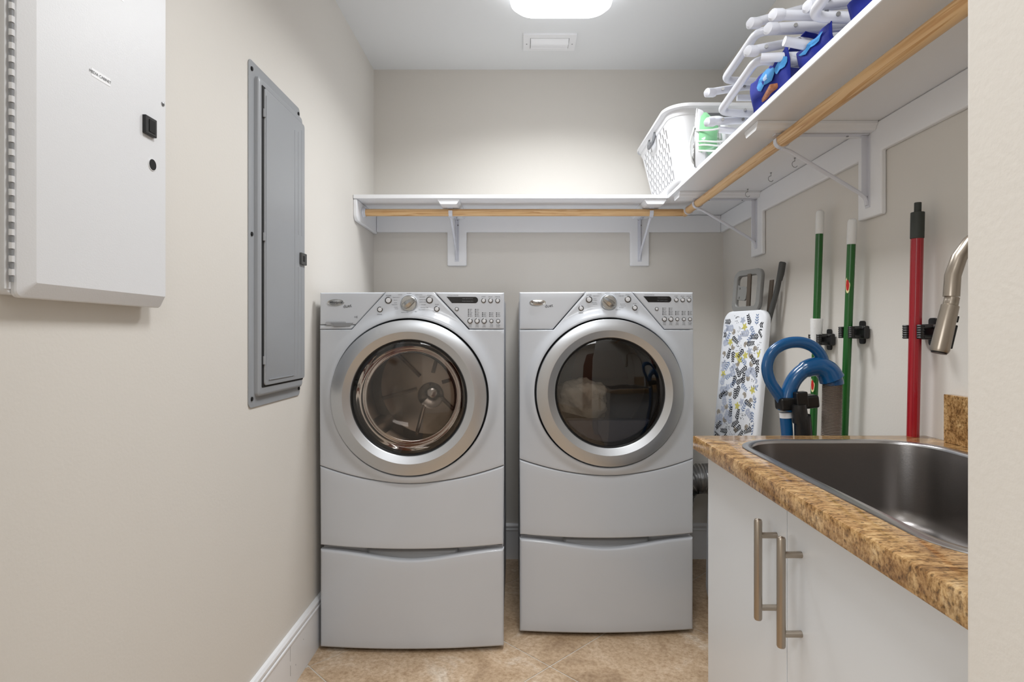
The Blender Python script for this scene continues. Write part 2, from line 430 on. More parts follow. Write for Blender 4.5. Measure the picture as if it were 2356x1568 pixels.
for (a, c) in RB: poly += [(c, 1.72), (c, 1.534), (a, 1.534), (a, 1.72)]
poly += [(YF1+.002, 1.72), (YF1+.002, ZB-.0005)]
b.prism(poly, 'YZ', XR-CL, XR-.0005); wpart(s2, b, 'cleat', M['shelf'], bevel=.005, seg=3)

def bracket(par, kind, pos):
    # local: d = distance from wall board, l = lateral
    def W(d, l, z):
        p = Vector((pos+l, YB-CL-d, z)) if kind == 'back' else Vector((XR-CL-d, pos+l, z))
        return p-par.location
    def bx(b_, d0, d1, l0, l1, z0, z1):
        vs = [W(d, l, z) for d in (d0, d1) for l in (l0, l1) for z in (z0, z1)]
        b_.add(vs, [(0, 1, 3, 2), (4, 6, 7, 5), (0, 4, 5, 1), (2, 3, 7, 6), (0, 2, 6, 4), (1, 5, 7, 3)])
    arm_len = .355; zt = ZB-.0006; za = ZB-.024
    prof = [(-.050, zt), (-.050, zt-.007), (-.044, zt-.012), (-.041, za+.004), (-.036, za), (.036, za), (.041, za+.004), (.044, zt-.012), (.050, zt-.007), (.050, zt)]
    b = MB(); b.loft([[W(.0005, l, z) for l, z in prof], [W(arm_len, l, z) for l, z in prof]]); b.build('support_arm', M['shelf'], par, ang=20)
    b = MB()
    bx(b, 0, .003, -.011, .011, 1.565, za-.006)
    bx(b, .003, .285, -.011, .011, za-.0035, za-.0005)
    b.loft([[W(d, l, z) for l, z in ((-.011, 0), (.011, 0))]+[W(d2, l, z) for l, z in ((.011, 0), (-.011, 0))] for d, d2 in ()] ) if False else None
    bx(b, 0, .02, -.0015, .0015, 1.60, za-.004)
    # diagonal strut, with its foot on the wall strap
    path = [W(.004, 0, 1.572), W(.006, 0, 1.592), W(.02, 0, 1.606), W(.24, 0, 1.738), W(.262, 0, 1.744)]
    b.tube(fillet(path, .012, 4), .0062, 8)
    # rod cup
    rc, rz = ROD_D, ROD_Z
    cup = [W(rc+.0205*math.cos(a), 0, rz+.0205*math.sin(a)) for a in [R(150+25*i) for i in range(0, 10)]]
    n = len(cup); rg = []
    for i, p in enumerate(cup):
        a = R(150+25*i); ci = Vector(W(rc, 0, rz)); dr = (p-ci).normalized(); lat = W(0, 1, 0)-W(0, 0, 0)
        rg.append([ci+dr*.0185-lat*.009, ci+dr*.0225-lat*.009, ci+dr*.0225+lat*.009, ci+dr*.0185+lat*.009])
    b.loft(rg)
    br = b.build('bracket', M['tube'], par)
    for (d, z) in ((.0035, 1.577), (.0035, 1.60-.004), (.0035, 1.755)):
        b = MB(); c = W(d, .006 if z > 1.7 else 0, z); b.lathe([(.0038, -.0015), (.0038, .0)], c, 'Y' if kind == 'back' else 'X', 10)
        b.build('screw', M['bolt'], br)
    for d in (.06, .21):
        b = MB(); b.lathe([(.0036, -.002), (.0036, 0)], W(d, .005, za-.0035), 'Z', 10); b.build('screw', M['bolt'], br)
ROD_D = .262; ROD_Z = 1.767
for p in (-.3355, .6255): bracket(s1, 'back', p)
for p in (2.585, 1.752): bracket(s2, 'right', p)

RY = YB-CL-ROD_D; RX = XR-CL-ROD_D
r1 = thing('closet_rod', 'round pine hanging rod below the back shelf', 'rod', (XL, RY, ROD_Z))
b = MB(); b.tube([(XL+CL+.006, RY, ROD_Z), (RX-.014, RY, ROD_Z)], .0172, 20); o = b.build('rod', M['woodx'], r1); o.data.transform(Matrix.Translation(-r1.location))
b = MB(); b.lathe([(.024, .0185), (.024, .021), (.0215, .024), (.0215, .034), (.0175, .034), (.0175, .026)], (XL, RY, ROD_Z), 'X', 24); o = b.build('rod_socket', M['tube'], r1); o.data.transform(Matrix.Translation(-r1.location))
r2 = thing('closet_rod', 'round pine hanging rod below the right shelf, in two lengths', 'rod', (RX, RY, ROD_Z))
b = MB(); b.tube([(RX, RY+.012, ROD_Z), (RX, 1.765, ROD_Z)], .0172, 20); o = b.build('rod', M['woody'], r2); o.data.transform(Matrix.Translation(-r2.location))
b = MB(); b.tube([(RX, 1.765, ROD_Z), (RX, YF1+.02, ROD_Z)], .0192, 20); o = b.build('rod', M['woody'], r2); o.data.transform(Matrix.Translation(-r2.location))
b = MB(); b.lathe([(.0174, -.06), (.0215, -.06), (.0215, -.050), (.0174, -.050)], (RX, RY, ROD_Z), 'Y', 24); o = b.build('corner_collar', M['tube'], r2); o.data.transform(Matrix.Translation(-r2.location))

for i, (x, y) in enumerate(((.977, 2.06), (.974, 2.25), (.982, 2.50))):
    b = MB()
    pts = [(0, 0, 0), (0, 0, -.012)]+[(0+.0, .011*math.sin(a)-.0, -.023+.011*math.cos(a)) for a in [R(20*k) for k in range(0, 13)]]
    b.tube(pts, .0011, 6); b.lathe([(.0035, -.0022), (.0035, -.0001)], (0, 0, 0), 'Z', 10)
    o = b.build('cup_hook', M['bolt'], loc=(x, y, ZB-.0005)); o.rotation_euler[2] = R(100)
    tag(o, ('small wire cup hook under right shelf, nearest the camera', 'small wire cup hook under right shelf, middle of three', 'small wire cup hook under right shelf, nearest the corner')[i], 'hook', 'cup hooks under the right shelf')

# ------------------------------------------------------------------ washer and dryer
BOW = .022
def bow(x): return -BOW*(1-(x/HW)**2)
def coons(left, right, bottom, top, nu, nv, r, depth, yf):
    """panel whose outline is given by 4 functions; rounded border of radius r, thickness depth; returns MB"""
    c00, c10, c01, c11 = left(0), right(0), left(1), right(1)
    def S(u, v):
        B, T, L, Rr = bottom(u), top(u), left(v), right(v)
        return tuple((1-v)*B[k]+v*T[k]+(1-u)*L[k]+u*Rr[k]-((1-u)*(1-v)*c00[k]+u*(1-v)*c10[k]+(1-u)*v*c01[k]+u*v*c11[k]) for k in (0, 1))
    wdt = (abs(c10[0]-c00[0])+abs(c11[0]-c01[0]))/2; hgt = (abs(c01[1]-c00[1])+abs(c11[1]-c10[1]))/2
    edge = [(0, depth), (0, r)]+[(r*(1-math.cos(a)), r*(1-math.sin(a))) for a in (R(22), R(45), R(68), R(90))]
    def params(n, size):
        lo = [(d/size, y) for d, y in edge]; hi = [(1-d/size, y) for d, y in reversed(edge)]
        a, z = lo[-1][0], hi[0][0]
        return lo+[(a+(z-a)*i/n, 0) for i in range(1, n)]+hi
    U = params(nu, wdt); V = params(nv, hgt)
    b = MB(); vs = []
    for v, yv in V:
        for u_, yu in U:
            x, z = S(u_, v); vs.append((x, yf(x, z)+max(yu, yv), z))
    n = len(U); fs = [(i*n+j, i*n+j+1, (i+1)*n+j+1, (i+1)*n+j) for i in range(len(V)-1) for j in range(n-1)]
    return b.add(vs, fs)
def lerp(a, c): return lambda t: (a[0]+(c[0]-a[0])*t, a[1]+(c[1]-a[1])*t)
ZS = 1.200; ZL1, ZL0 = .690, .630
def seam(x): return ZL0+(ZL1-ZL0)*(abs(x)/HW)**1.9
def low(x): return .386+.010*(x/HW)**2
def dtop(x): return .381-.036*math.exp(-(x/.205)**2)
RIN = .2915
def machine(kind, cx, cy, rz, top, dx, doorz, label, plabel):
    dz = top-1.338
    t = thing('washing_machine' if kind == 'washer' else 'tumble_dryer', label, 'washing machine' if kind == 'washer' else 'dryer', (cx, cy, .387), rz)
    OZ = .387
    def bd(b_, name, m, par=t, **k):
        o = b_.build(name, m, par, **k); o.data.transform(Matrix.Translation((0, 0, -OZ))); return o
    def mf(x, z):     # front surface of the main panel
        r = math.hypot(x-dx, z-doorz); k = min(1, max(0, (.338-r)/.043)); k = k*k*(3-2*k)
        k2 = min(1, max(0, (r-.338)/.06))
        return bow(x)-.016*k-.004*(1-k2)
    # cabinet shell
    b = MB(); hw = HW-.006
    b.box(-hw, hw, .012, .03, .395, .66); b.box(-hw, -hw+.01, .02, .76, .388, top-.006); b.box(hw-.01, hw, .02, .76, .388, top-.006)
    b.box(-hw, hw, .75, .76, .388, top-.006); b.box(-hw, hw, .014, .76, top-.012, top-.003); b.box(-hw, hw, .03, .76, .388, .40)
    bd(b, 'cabinet', M['white_side'], bevel=.002)
    # main front panel, radial grid from the door opening to the outline
    out = [(-HW, ZS), (dx-.217, ZS), (dx-.089, top), (dx+.089, top), (dx+.217, ZS), (HW, ZS), (HW, seam(HW)+.003)]
    out += [(HW-2*HW*i/28, seam(HW-2*HW*i/28)+.003) for i in range(1, 28)]+[(-HW, seam(HW)+.003)]
    def hit(a):
        d = (math.cos(a), math.sin(a)); best = None
        for i in range(len(out)):
            p, q = out[i-1], out[i]; ex, ez = q[0]-p[0], q[1]-p[1]; den = d[0]*ez-d[1]*ex
            if abs(den) < 1e-9: continue
            px, pz = p[0]-dx, p[1]-doorz
            tt = (px*ez-pz*ex)/den; ss = (px*d[1]-pz*d[0])/den
            if tt > 0 and -1e-6 <= ss <= 1+1e-6 and (best is None or tt < best): best = tt
        return best
    angs = sorted([2*PI*i/180-PI for i in range(180)]+[math.atan2(z-doorz, x-dx) for x, z in out])
    angs = [a for i, a in enumerate(angs) if i == 0 or a-angs[i-1] > 1e-4]
    ts = [0, .02, .05, .09, .14, .2, .27, .35, .45, .56, .68, .8, .9]
    rings = []
    def pt(a, r, dy): x = dx+r*math.cos(a); z = doorz+r*math.sin(a); return (x, mf(x, z)+dy, z)
    H = [hit(a) for a in angs]
    rings.append([pt(a, RIN+.001, .05) for a in angs]); rings.append([pt(a, RIN, .003) for a in angs]); rings.append([pt(a, RIN+.0012, .0006) for a in angs])
    for tt in ts: rings.append([pt(a, RIN+.004+(h-.004-RIN-.004)*tt, 0) for a, h in zip(angs, H)])
    for ins, dy in ((.004, 0), (.0018, .0008), (.0006, .002), (0, .004), (0, .03)): rings.append([pt(a, h-ins, dy) for a, h in zip(angs, H)])
    b = MB(); b.loft(rings, False, False); bd(b, 'front_panel', M['white'], ang=50)
    # upper corner panels
    gp = .0018
    L = coons(lerp((-HW, ZS+gp if kind != 'washer' else ZS+.018), (-HW, top)), lerp((dx-.217-gp*1.6+(.0167 if kind == 'washer' else 0), ZS+gp if kind != 'washer' else ZS+.018), (dx-.089-gp*1.6, top)),
              lerp((-HW, ZS+gp if kind != 'washer' else ZS+.018), (dx-.217-gp*1.6+(.0167 if kind == 'washer' else 0), ZS+gp if kind != 'washer' else ZS+.018)), lerp((-HW, top), (dx-.089-gp*1.6, top)), 14, 6, .006, .03, lambda x, z: bow(x))
    lp = bd(L, 'detergent_drawer' if kind == 'washer' else 'corner_panel', M['fascia'], ang=50)
    if kind == 'washer':
        x1 = dx-.217-gp*1.6
        b = coons(lerp((-HW, ZS+gp), (-HW, ZS+.016)), lerp((x1, ZS+gp), (x1+.0148, ZS+.016)), lerp((-HW, ZS+gp), (x1, ZS+gp)), lerp((-HW, ZS+.016), (x1+.0148, ZS+.016)), 10, 2, .003, .03, lambda x, z: bow(x))
        bd(b, 'drawer_sill', M['fascia'], ang=50)
        b = MB(); pl = [(-.322, ZS+.024), (-.316, ZS+.030), (-.205, ZS+.030), (-.226, ZS+.009), (-.288, ZS+.009), (-.30, ZS+.016), (-.316, ZS+.016)]
        b.prism(pl, 'XZ', bow(-.27)-.0025, bow(-.27)+.012); hd = bd(b, 'drawer_handle', M['gripgrey'], par=lp, bevel=.0015)
        b = MB(); pl = [(-.300, ZS+.0245), (-.215, ZS+.0245), (-.229, ZS+.0115), (-.285, ZS+.0115)]; b.prism(pl, 'XZ', bow(-.25)-.0040, bow(-.25)-.0015); 
        bd(b, 'handle_grip', M['recess'], par=lp)
    Rp = coons(lerp((dx+.217+gp*1.6, ZS+gp), (dx+.089+gp*1.6, top)), lerp((HW, ZS+gp), (HW, top)), lerp((dx+.217+gp*1.6, ZS+gp), (HW, ZS+gp)), lerp((dx+.089+gp*1.6, top), (HW, top)), 14, 6, .006, .03, lambda x, z: bow(x))
    dp = bd(Rp, 'display_panel', M['fascia'], ang=50)
    # lower panel
    b = coons(lerp((-HW+.002, low(HW)), (-HW, seam(HW))), lerp((HW-.002, low(HW)), (HW, seam(HW))), lambda q: ((-HW+.002)+(2*HW-.004)*q, low(2*HW*q-HW)), lambda q: (-HW+2*HW*q, seam(2*HW*q-HW)), 30, 8, .007, .03, lambda x, z: bow(x)-.001)
    bd(b, 'lower_panel', M['white'], ang=50)
    b = MB(); b.box(-HW+.008, HW-.008, .006, .012, .60, ZS+.05); b2 = b
    # dark gap between panel and door
    b = MB(); b.lathe([(.2912, -.012), (.2912, -.002), (.20, -.002), (.20, -.012)], (dx, 0, doorz), 'Y', 96, closed=True); bd(b, 'door_gap_seal', M['matte'])
    # door
    def ring(prof, n=96): b_ = MB(); b_.lathe(prof, (dx, 0, doorz), 'Y', n, cap=False); return b_
    def cring(prof, n=128): b_ = MB(); b_.lathe(prof, (dx, 0, doorz), 'Y', n, closed=True); return b_
    dr = bd(cring([(.284, -.013), (.2852, -.040), (.2852, -.0478), (.2840, -.0495), (.2822, -.0502), (.2432, -.0562), (.2416, -.0562), (.2164, -.0470), (.2142, -.0452), (.213, -.042), (.213, -.013)]), 'door', M['chrome'], ang=14)
    bd(cring([(.2128, -.043), (.2105, -.0425), (.2075, -.038), (.203, -.034), (.200, -.02), (.2128, -.014)]), 'door_bezel', M['black'], par=dr)
    bd(ring([(.2065, -.0378), (.19, -.0415), (.15, -.0465), (.10, -.0505), (.05, -.0528), (.0, -.0535)]), 'door_glass', M['glass'], par=dr, ang=60)
    if kind == 'washer':
        bd(ring([(.199, -.021), (.195, .01), (.185, .04), (.165, .065), (.13, .085), (.08, .097), (.0, .102)]), 'glass_bowl', M['glass2'], par=dr, ang=60)
        bd(cring([(.2, -.004), (.212, -.004), (.236, .05), (.236, .06), (.222, .06), (.214, .045), (.206, .035), (.2, .02)]), 'door_gasket', M['rubber'])
        b = MB(); b.lathe([(.23, .06), (.252, .075), (.252, .44), (.22, .47), (.0, .47)], (dx, 0, doorz), 'Y', 64, cap=False)
        dm = bd(b, 'drum', M['drum'], ang=30)
        for k in range(3):
            a = R(100+120*k); ca, sa = math.cos(a), math.sin(a); b = MB(); rg = []
            for y, hgt in ((.09, .02), (.14, .05), (.38, .06), (.45, .03)):
                row = []
                for q, hh in ((-.16, 0), (-.07, .8), (0, 1), (.07, .8), (.16, 0)):
                    rr = .25-hgt*hh; row.append((dx+rr*math.cos(a+q), y, doorz+rr*math.sin(a+q)))
                rg.append(row)
            b.loft(rg); bd(b, 'drum_baffle', M['drum'], par=dm)
        b = MB(); b.lathe([(.06, .468), (.055, .455), (.03, .445), (0, .442)], (dx+.005, 0, doorz-.045), 'Y', 32); bd(b, 'drum_hub', M['polish'], par=dm)
        for k in range(6):
            a = R(60*k+15); b = MB(); b.tube([(dx+.06*math.cos(a), .46, doorz+.06*math.sin(a)), (dx+.22*math.cos(a), .462, doorz+.22*math.sin(a))], .008, 8); bd(b, 'drum_rib', M['drum'], par=dm)
        for rr in (.226, .243):
            b = MB(); b.tube([(dx+rr*math.cos(q), .09, doorz+rr*math.sin(q)) for q in [2*PI*i/48 for i in range(48)]], .003, 6, closed=True); bd(b, 'drum_bead', M['polish'], par=dm)
    else:
        bd(cring([(.2, -.004), (.212, -.004), (.236, .05), (.236, .06), (.2, .02)]), 'door_gasket', M['charcoal'])
        b = MB(); b.lathe([(.23, .06), (.25, .08), (.25, .44), (.0, .46)], (dx, 0, doorz), 'Y', 64, cap=False); dm = bd(b, 'drum', M['drumgrey'], ang=30)
        b = MB(); b.prism([(dx-.10, doorz+.02), (dx+.17, doorz+.02), (dx+.13, doorz+.15), (dx-.07, doorz+.16)], 'XZ', .445, .455); bd(b, 'vent_grille', M['darkmetal'], par=dm)
        zc = .846-doorz; a1 = math.asin(zc/.199)
        pts = [(dx+.199*math.cos(a), doorz+.199*math.sin(a)) for a in [-PI-a1+(PI+2*a1)*i/24 for i in range(25)]]
        b = MB(); b.prism(pts, 'XZ', -.010, .05); bd(b, 'lint_chute', M['lint'], bevel=.006, seg=3)
    # controls
    zz = dz
    kx, kz = dx-.0025, 1.2955+zz
    yk = mf(kx, kz)
    b = MB(); b.lathe([(.0335, yk+.002), (.0335, yk-.002), (.0315, yk-.003), (.0315, yk)], (kx, 0, kz), 'Y', 48, closed=False); dl = bd(b, 'dial', M['fascia'])
    b = MB(); b.lathe([(.0285, yk-.001), (.029, yk-.008), (.026, yk-.012), (0, yk-.013)], (kx, 0, kz), 'Y', 40); bd(b, 'dial_skirt', M['knob'], par=dl)
    ang = R(35) if kind == 'washer' else R(145)
    b = MB(); rg = []
    for q, ww, hh in ((-.027, .004, .014), (-.02, .012, .02), (-.005, .015, .026), (.012, .012, .026), (.026, .008, .022)):
        c, s_ = math.cos(ang), math.sin(ang); row = []
        for wv, yv in ((-1, .012), (-.75, hh*.8), (0, hh), (.75, hh*.8), (1, .012)):
            row.append((kx+q*c-ww*wv*s_, yk-yv, kz+q*s_+ww*wv*c))
        rg.append(row)
    b.loft(rg); bd(b, 'dial_grip', M['knob'], par=dl)
    def button(x, z, r, sf):
        y = sf(x, z); b_ = MB(); b_.lathe([(r, y+.001), (r, y-.0025), (r*.82, y-.0035), (r*.72, y-.0035)], (x, 0, z), 'Y', 24); bt = bd(b_, 'button', M['button'])
        b_ = MB(); b_.lathe([(r*.72, y-.002), (r*.68, y-.0042), (0, y-.005)], (x, 0, z), 'Y', 20); bd(b_, 'button_cap', M['cap'], par=bt)
    for x, z, r in ((-.079, 1.308, .0128), (.073, 1.309, .0128), (-.110, 1.274, .0105), (.100, 1.276, .0105)): button(dx+x, z+zz, r, mf)
    sf = lambda x, z: bow(x)
    ox = .0 if kind == 'washer' else .010
    for x, z, r in ((.268, 1.308, .0088), (.294, 1.308, .0088), (.320, 1.308, .0088), (.169+(.02 if kind == 'dryer' else 0), 1.276-(.004 if kind == 'dryer' else 0), .0072)): button(x+ox*.5, z+zz, r, sf)
    for x, r in ((.218, .0098), (.244, .0098), (.270, .0098 if kind == 'washer' else .0075), (.297, .0075), (.322, .0075)): button(x+ox*.7, 1.232+zz, r, sf)
    x0, x1, za, zb = .131+ox, .247+ox*.6, 1.298+zz, 1.3215+zz
    pl = [(x0+.02, za), (x1-.010, za)]+[(x1-.011+.0115*math.sin(q), (za+zb)/2-.0118*math.cos(q)) for q in [R(20*i) for i in range(1, 9)]]+[(x1-.010, zb), (x0, zb)]
    b = MB(); rg = [[(x, bow(x)-.0006, z) for x, z in pl], [(x, bow(x)+.003, z) for x, z in pl]]; b.loft(rg); ds = bd(b, 'display', M['black'], smooth=False)
    b = MB(); xx = (x0+x1)/2+.02
    b.ontext('TIME REMAINING', .0052, xx, zb-.007, lambda a, c: bow(a), off=.0016); b.ontext('WASH RINSE SPIN' if kind == 'washer' else 'WET DAMP COOL', .0052, xx, za+.007, lambda a, c: bow(a), off=.0016); bd(b, 'display_lettering', M['glow'], par=ds, smooth=False)
    # printed lettering around the controls
    b = MB()
    def tx(s_, x, z, size=.0062, f=mf, al='CENTER'): b.ontext(s_, size, x, z+zz, lambda a, c: f(a, c), 0, al)
    if kind == 'washer':
        words = [('NORMAL', 0, .044), ('WHITES', -.034, .038), ('HEAVY DUTY', -.050, .026), ('BULKY', -.052, .014), ('SOAK', -.052, .002), ('RINSE SPIN', -.056, -.006), ('CLEAN', -.050, -.017), ('DRAIN', -.048, -.024),
                 ('HAND WASH', .036, .038), ('DELICATE', .050, .028), ('EXTRA WASH', .054, .016), ('QUICK WASH', .054, .006), ('COLORS', .056, -.006), ('WRINKLE FREE', .060, -.018), ('SILK WOOL', .050, -.028), ('SPIN', .026, -.036), ('DRAIN & SPIN', -.012, -.040)]
    else:
        words = [('NORMAL', -.004, .044), ('CASUAL', -.036, .040), ('HEAVY DUTY', -.050, .030), ('BULKY', -.056, .018), ('TOWELS', -.056, .010), ('DELICATE', -.060, .0), ('SANITIZE', -.056, -.008),
                 ('QUICK DRY', .036, .040), ('TIMED DRY', .052, .030), ('RACK DRY', .058, -.008), ('TOUCH UP', .060, -.016), ('AIR ONLY', .052, -.024), ('WARM UP', .036, -.034)]
    for s_, ax, az in words: tx(s_, kx+ax*.90+(-.003 if ax < -.01 else .003 if ax > .01 else 0), 1.297+az*.84-.0005, .0043)
    for s_, ax, az in (('POWER', -.079, 1.3255), ('START', .073, 1.3265), ('SIGNAL', -.110, 1.2555), ('STOP', .100, 1.292)): tx(s_, dx+ax, az, .0058)
    tx('CYCLE STATUS', .155+ox, 1.3265, .0058, sf)
    for i, x in enumerate((.268, .294, .320)): tx(('START', 'DELAY', 'CANCEL')[i], x+ox*.5, 1.3225, .0052, sf)
    for i, x in enumerate((.218, .244, .270, .297, .322)):
        tx(('TEMP', 'SPIN', 'SOIL', 'TIME', 'MORE')[i], x+ox*.7, 1.2165, .0056, sf); tx('LEVEL', x+ox*.7, 1.2105, .0052, sf)
    bd(b, 'printed_lettering', M['print'], smooth=False)
    b = MB()
    cols = (5, 5, 3, 3, 3)
    for i, x in enumerate((.212, .238, .264, .291, .316)):
        for k in range(cols[i]):
            zc_ = 1.250+k*.0062; xx = x+ox*.7; b.lathe([(.0019, bow(xx)-.0012), (.0019, bow(xx)+.001)], (xx, 0, zc_+zz), 'Y', 8)
            b.text(('HIGH', 'MED', 'LOW', 'OFF', 'MAX')[k], .0045, tfront(xx+.0035, bow(xx)-.0012, zc_+zz), 'LEFT')
    bd(b, 'indicator_marks', M['dprint'], smooth=False)
    # badge
    bx_, bz_ = (-.281, 1.3005+dz) if kind == 'washer' else (-.272, 1.307)
    b = MB(); yb = bow(bx_)-.0015
    for k, (e, dy) in enumerate(((1, 0),)):
        rg = []
        for sc, yy in ((1, .0025), (1, -.0005), (.93, -.0018), (.86, -.0012), (.4, -.0026), (.05, -.0028)):
            rg.append([(bx_+.0325*sc*math.cos(q), yb+yy, bz_+.0125*sc*math.sin(q)) for q in [2*PI*i/40 for i in range(40)]])
        b.loft(rg)
    bg = bd(b, 'badge', M['knob'])
    b = MB(); b.text('Whirlpool', .0112, tfront(bx_, yb-.0034, bz_)); bd(b, 'badge_lettering', M['dprint'], par=bg, smooth=False)
    b = MB(); xd, zd_ = bx_+.043, bz_-.0135
    b.ontext('duet', .0175, xd, zd_, lambda a, c: bow(a), R(8)); 
    bd(b, 'series_lettering', M['dprint'], smooth=False)
    if kind == 'washer':
        b = MB(); b.ontext('HE', .011, -.205, 1.246, lambda a, c: bow(a)); bd(b, 'he_lettering', M['print'], smooth=False)
    # ------------ pedestal
    p = thing('laundry_pedestal', plabel, 'pedestal', (cx, cy, 0), rz, None)
    hw = HW-.005
    b = MB(); b.box(-hw, hw, .028, .74, .022, .383); b.build('base', M['white_side'], p, bevel=.003)
    b = coons(lerp((-HW+.001, .014), (-HW+.001, .381)), lerp((HW-.001, .014), (HW-.001, .381)), lerp((-HW+.001, .014), (HW-.001, .014)), lambda q: (-HW+.001+(2*HW-.002)*q, dtop(2*HW*q-HW)), 36, 10, .010, .027, lambda x, z: bow(x)-.001)
    b.build('drawer', M['white'], p, ang=50)
    b = MB(); n = 24
    rows = []
    for (zf, yf) in ((.335, -.006), (.345, .010), (.360, .018), (.3815, .020)):
        rows.append([(-.17+.34*i/n, bow(-.17+.34*i/n)+.012+yf, zf) for i in range(n+1)])
    b.loft(rows, False, False, closed=False); b.build('handle_recess', M['recess'], p, solid=.002)
    for sx in (-1, 1):
        for y in (.08, .68):
            b = MB(); b.lathe([(.02, 0), (.02, .008), (.012, .010), (.012, .0225)], (sx*.29, y, 0), 'Z', 16); b.build('foot', M['black'], p)
    return t
machine('washer', -.4065, 2.163, R(.5), 1.338, -.004, .950, 'white front-loading washing machine with chrome ringed door, left of the two machines', 'white pedestal drawer under the washing machine on the left')
machine('dryer', .3390, 2.280, R(1.0), 1.348, .006, .956, 'white front-loading tumble dryer with pale laundry behind its door, right machine', 'white pedestal drawer under the dryer, nearer the sink cabinet')

# laundry in the dryer drum
b = MB(); rnd = random.Random(5)
bm = bmesh.new(); bmesh.ops.create_icosphere(bm, subdivisions=5, radius=1)
from mathutils import noise
for v in bm.verts:
    d = v.co.normalized(); f = 1+.28*noise.noise(d*1.6)+.10*abs(noise.noise(d*5+Vector((3, 1, 2))))+.05*noise.noise(d*13)
    v.co = Vector((d.x*.095*f, d.y*.07*f, max(-.045, d.z*.075*f)))
me = bpy.data.meshes.new('bundle'); bm.to_mesh(me); bm.free(); me.materials.append(M['cloth'])
for pz in me.polygons: pz.use_smooth = True
o = bpy.data.objects.new('laundry_bundle', me); COL.objects.link(o); o.scale = (1.22, 1.1, 1.25); o.location = (.262, 2.44, .897); o.rotation_euler = (0, R(14), R(10))
tag(o, 'crumpled off-white cloth behind the round glass of the dryer door', 'laundry')

# aluminium duct behind the dryer
b = MB(); path = spline([(.775, 2.86, .30), (.79, 2.86, .40), (.84, 2.86, .462), (.93, 2.86, .47), (1.00, 2.87, .47), (1.068, 2.875, .47)], 30)
rs = [.070+.0045*math.sin(i*1.5) for i in range(len(path))]
b.tube(path, rs, 28, caps=False); o = b.build('dryer_duct', M['foil'], ang=60)
tag(o, 'crinkled silver foil dryer duct behind the right side of the dryer', 'duct')

# ------------------------------------------------------------------ grey breaker panel on the left wall
bp = thing('breaker_panel', 'tall grey metal electrical breaker panel on the left wall', 'electrical panel', (XL, 1.835, 1.47))
def wp(par, b_, name, m, root=None, **k):
    o = b_.build(name, m, par, **k); L = (root or par).location; o.data.transform(Matrix.Translation(-L)); return o
b = MB(); b.prism(rrect(1.835, 1.470, .190, .500, .016), 'YZ', XL+.0002, XL+.0035); wp(bp, b, 'cover_plate', M['panelgrey'], bevel=.001)
b = MB(); rg = []
for ins, x in ((0, .003), (.001, .012), (.005, .0155), (.009, .016)):
    rg.append([(XL+x, y, z) for y, z in rrect(1.850, 1.468, .170-ins, .468-ins, .012)])
b.loft(rg, True, True); wp(bp, b, 'raised_frame', M['panelgrey'])
b = MB(); b.prism(rrect(1.858, 1.470, .160, .445, .004), 'YZ', XL+.0155, XL+.0168); wp(bp, b, 'door_gap', M['matte'])
b = MB(); rg = []
for ins, x in ((0, .0165), (0, .019), (.001, .0205), (.003, .021)):
    rg.append([(XL+x, y, z) for y, z in rrect(1.868, 1.471, .157-ins, .441-ins, .010)])
b.loft(rg); dr = wp(bp, b, 'door', M['panelgrey'])
for y, z0, z1 in ((1.935, 1.04, 1.865), (1.965, 1.52, 1.87), (1.995, 1.52, 1.885), (1.965, 1.04, 1.41), (1.995, 1.04, 1.41)):
    b = MB(); b.tube([(XL+.0205, y, z0), (XL+.0205, y, z1)], .0022, 8); wp(dr, b, 'rib', M['panelgrey'], root=bp)
b = MB(); b.box(XL+.020, XL+.0235, 1.735, 1.925, 1.045, 1.0475); b.box(XL+.020, XL+.0225, 1.716, 1.718, 1.05, 1.89); wp(dr, b, 'pressed_edge', M['panelgrey'], root=bp)
b = MB(); b.box(XL+.021, XL+.029, 1.976, 2.024, 1.422, 1.462); lt_ = wp(dr, b, 'latch', M['charcoal'], root=bp, bevel=.002)
b = MB(); b.box(XL+.0285, XL+.0296, 1.987, 2.003, 1.432, 1.452); wp(dr, b, 'latch_opening', M['matte'], root=bp)
b = MB(); b.tube([(XL+.0208, 1.985+.009*math.cos(q), 1.488+.011*math.sin(q)) for q in [2*PI*i/20 for i in range(20)]], .0006, 6, closed=True); wp(dr, b, 'knockout_ring', M['panelgrey'], root=bp)
for z in (1.835, 1.470, 1.105):
    b = MB(); b.tube([(XL+.019, 1.708, z-.012), (XL+.019, 1.708, z+.012)], .0045, 10); wp(bp, b, 'hinge', M['panelgrey'])
for y, z in ((1.662, 1.945), (1.662, 1.470), (1.662, .996), (2.014, .994), (2.010, 1.948)):
    b = MB(); b.lathe([(.0065, .0033), (.006, .006), (.0, .0075)], (XL, y, z), 'X', 14); wp(bp, b, 'screw', M['matte'])

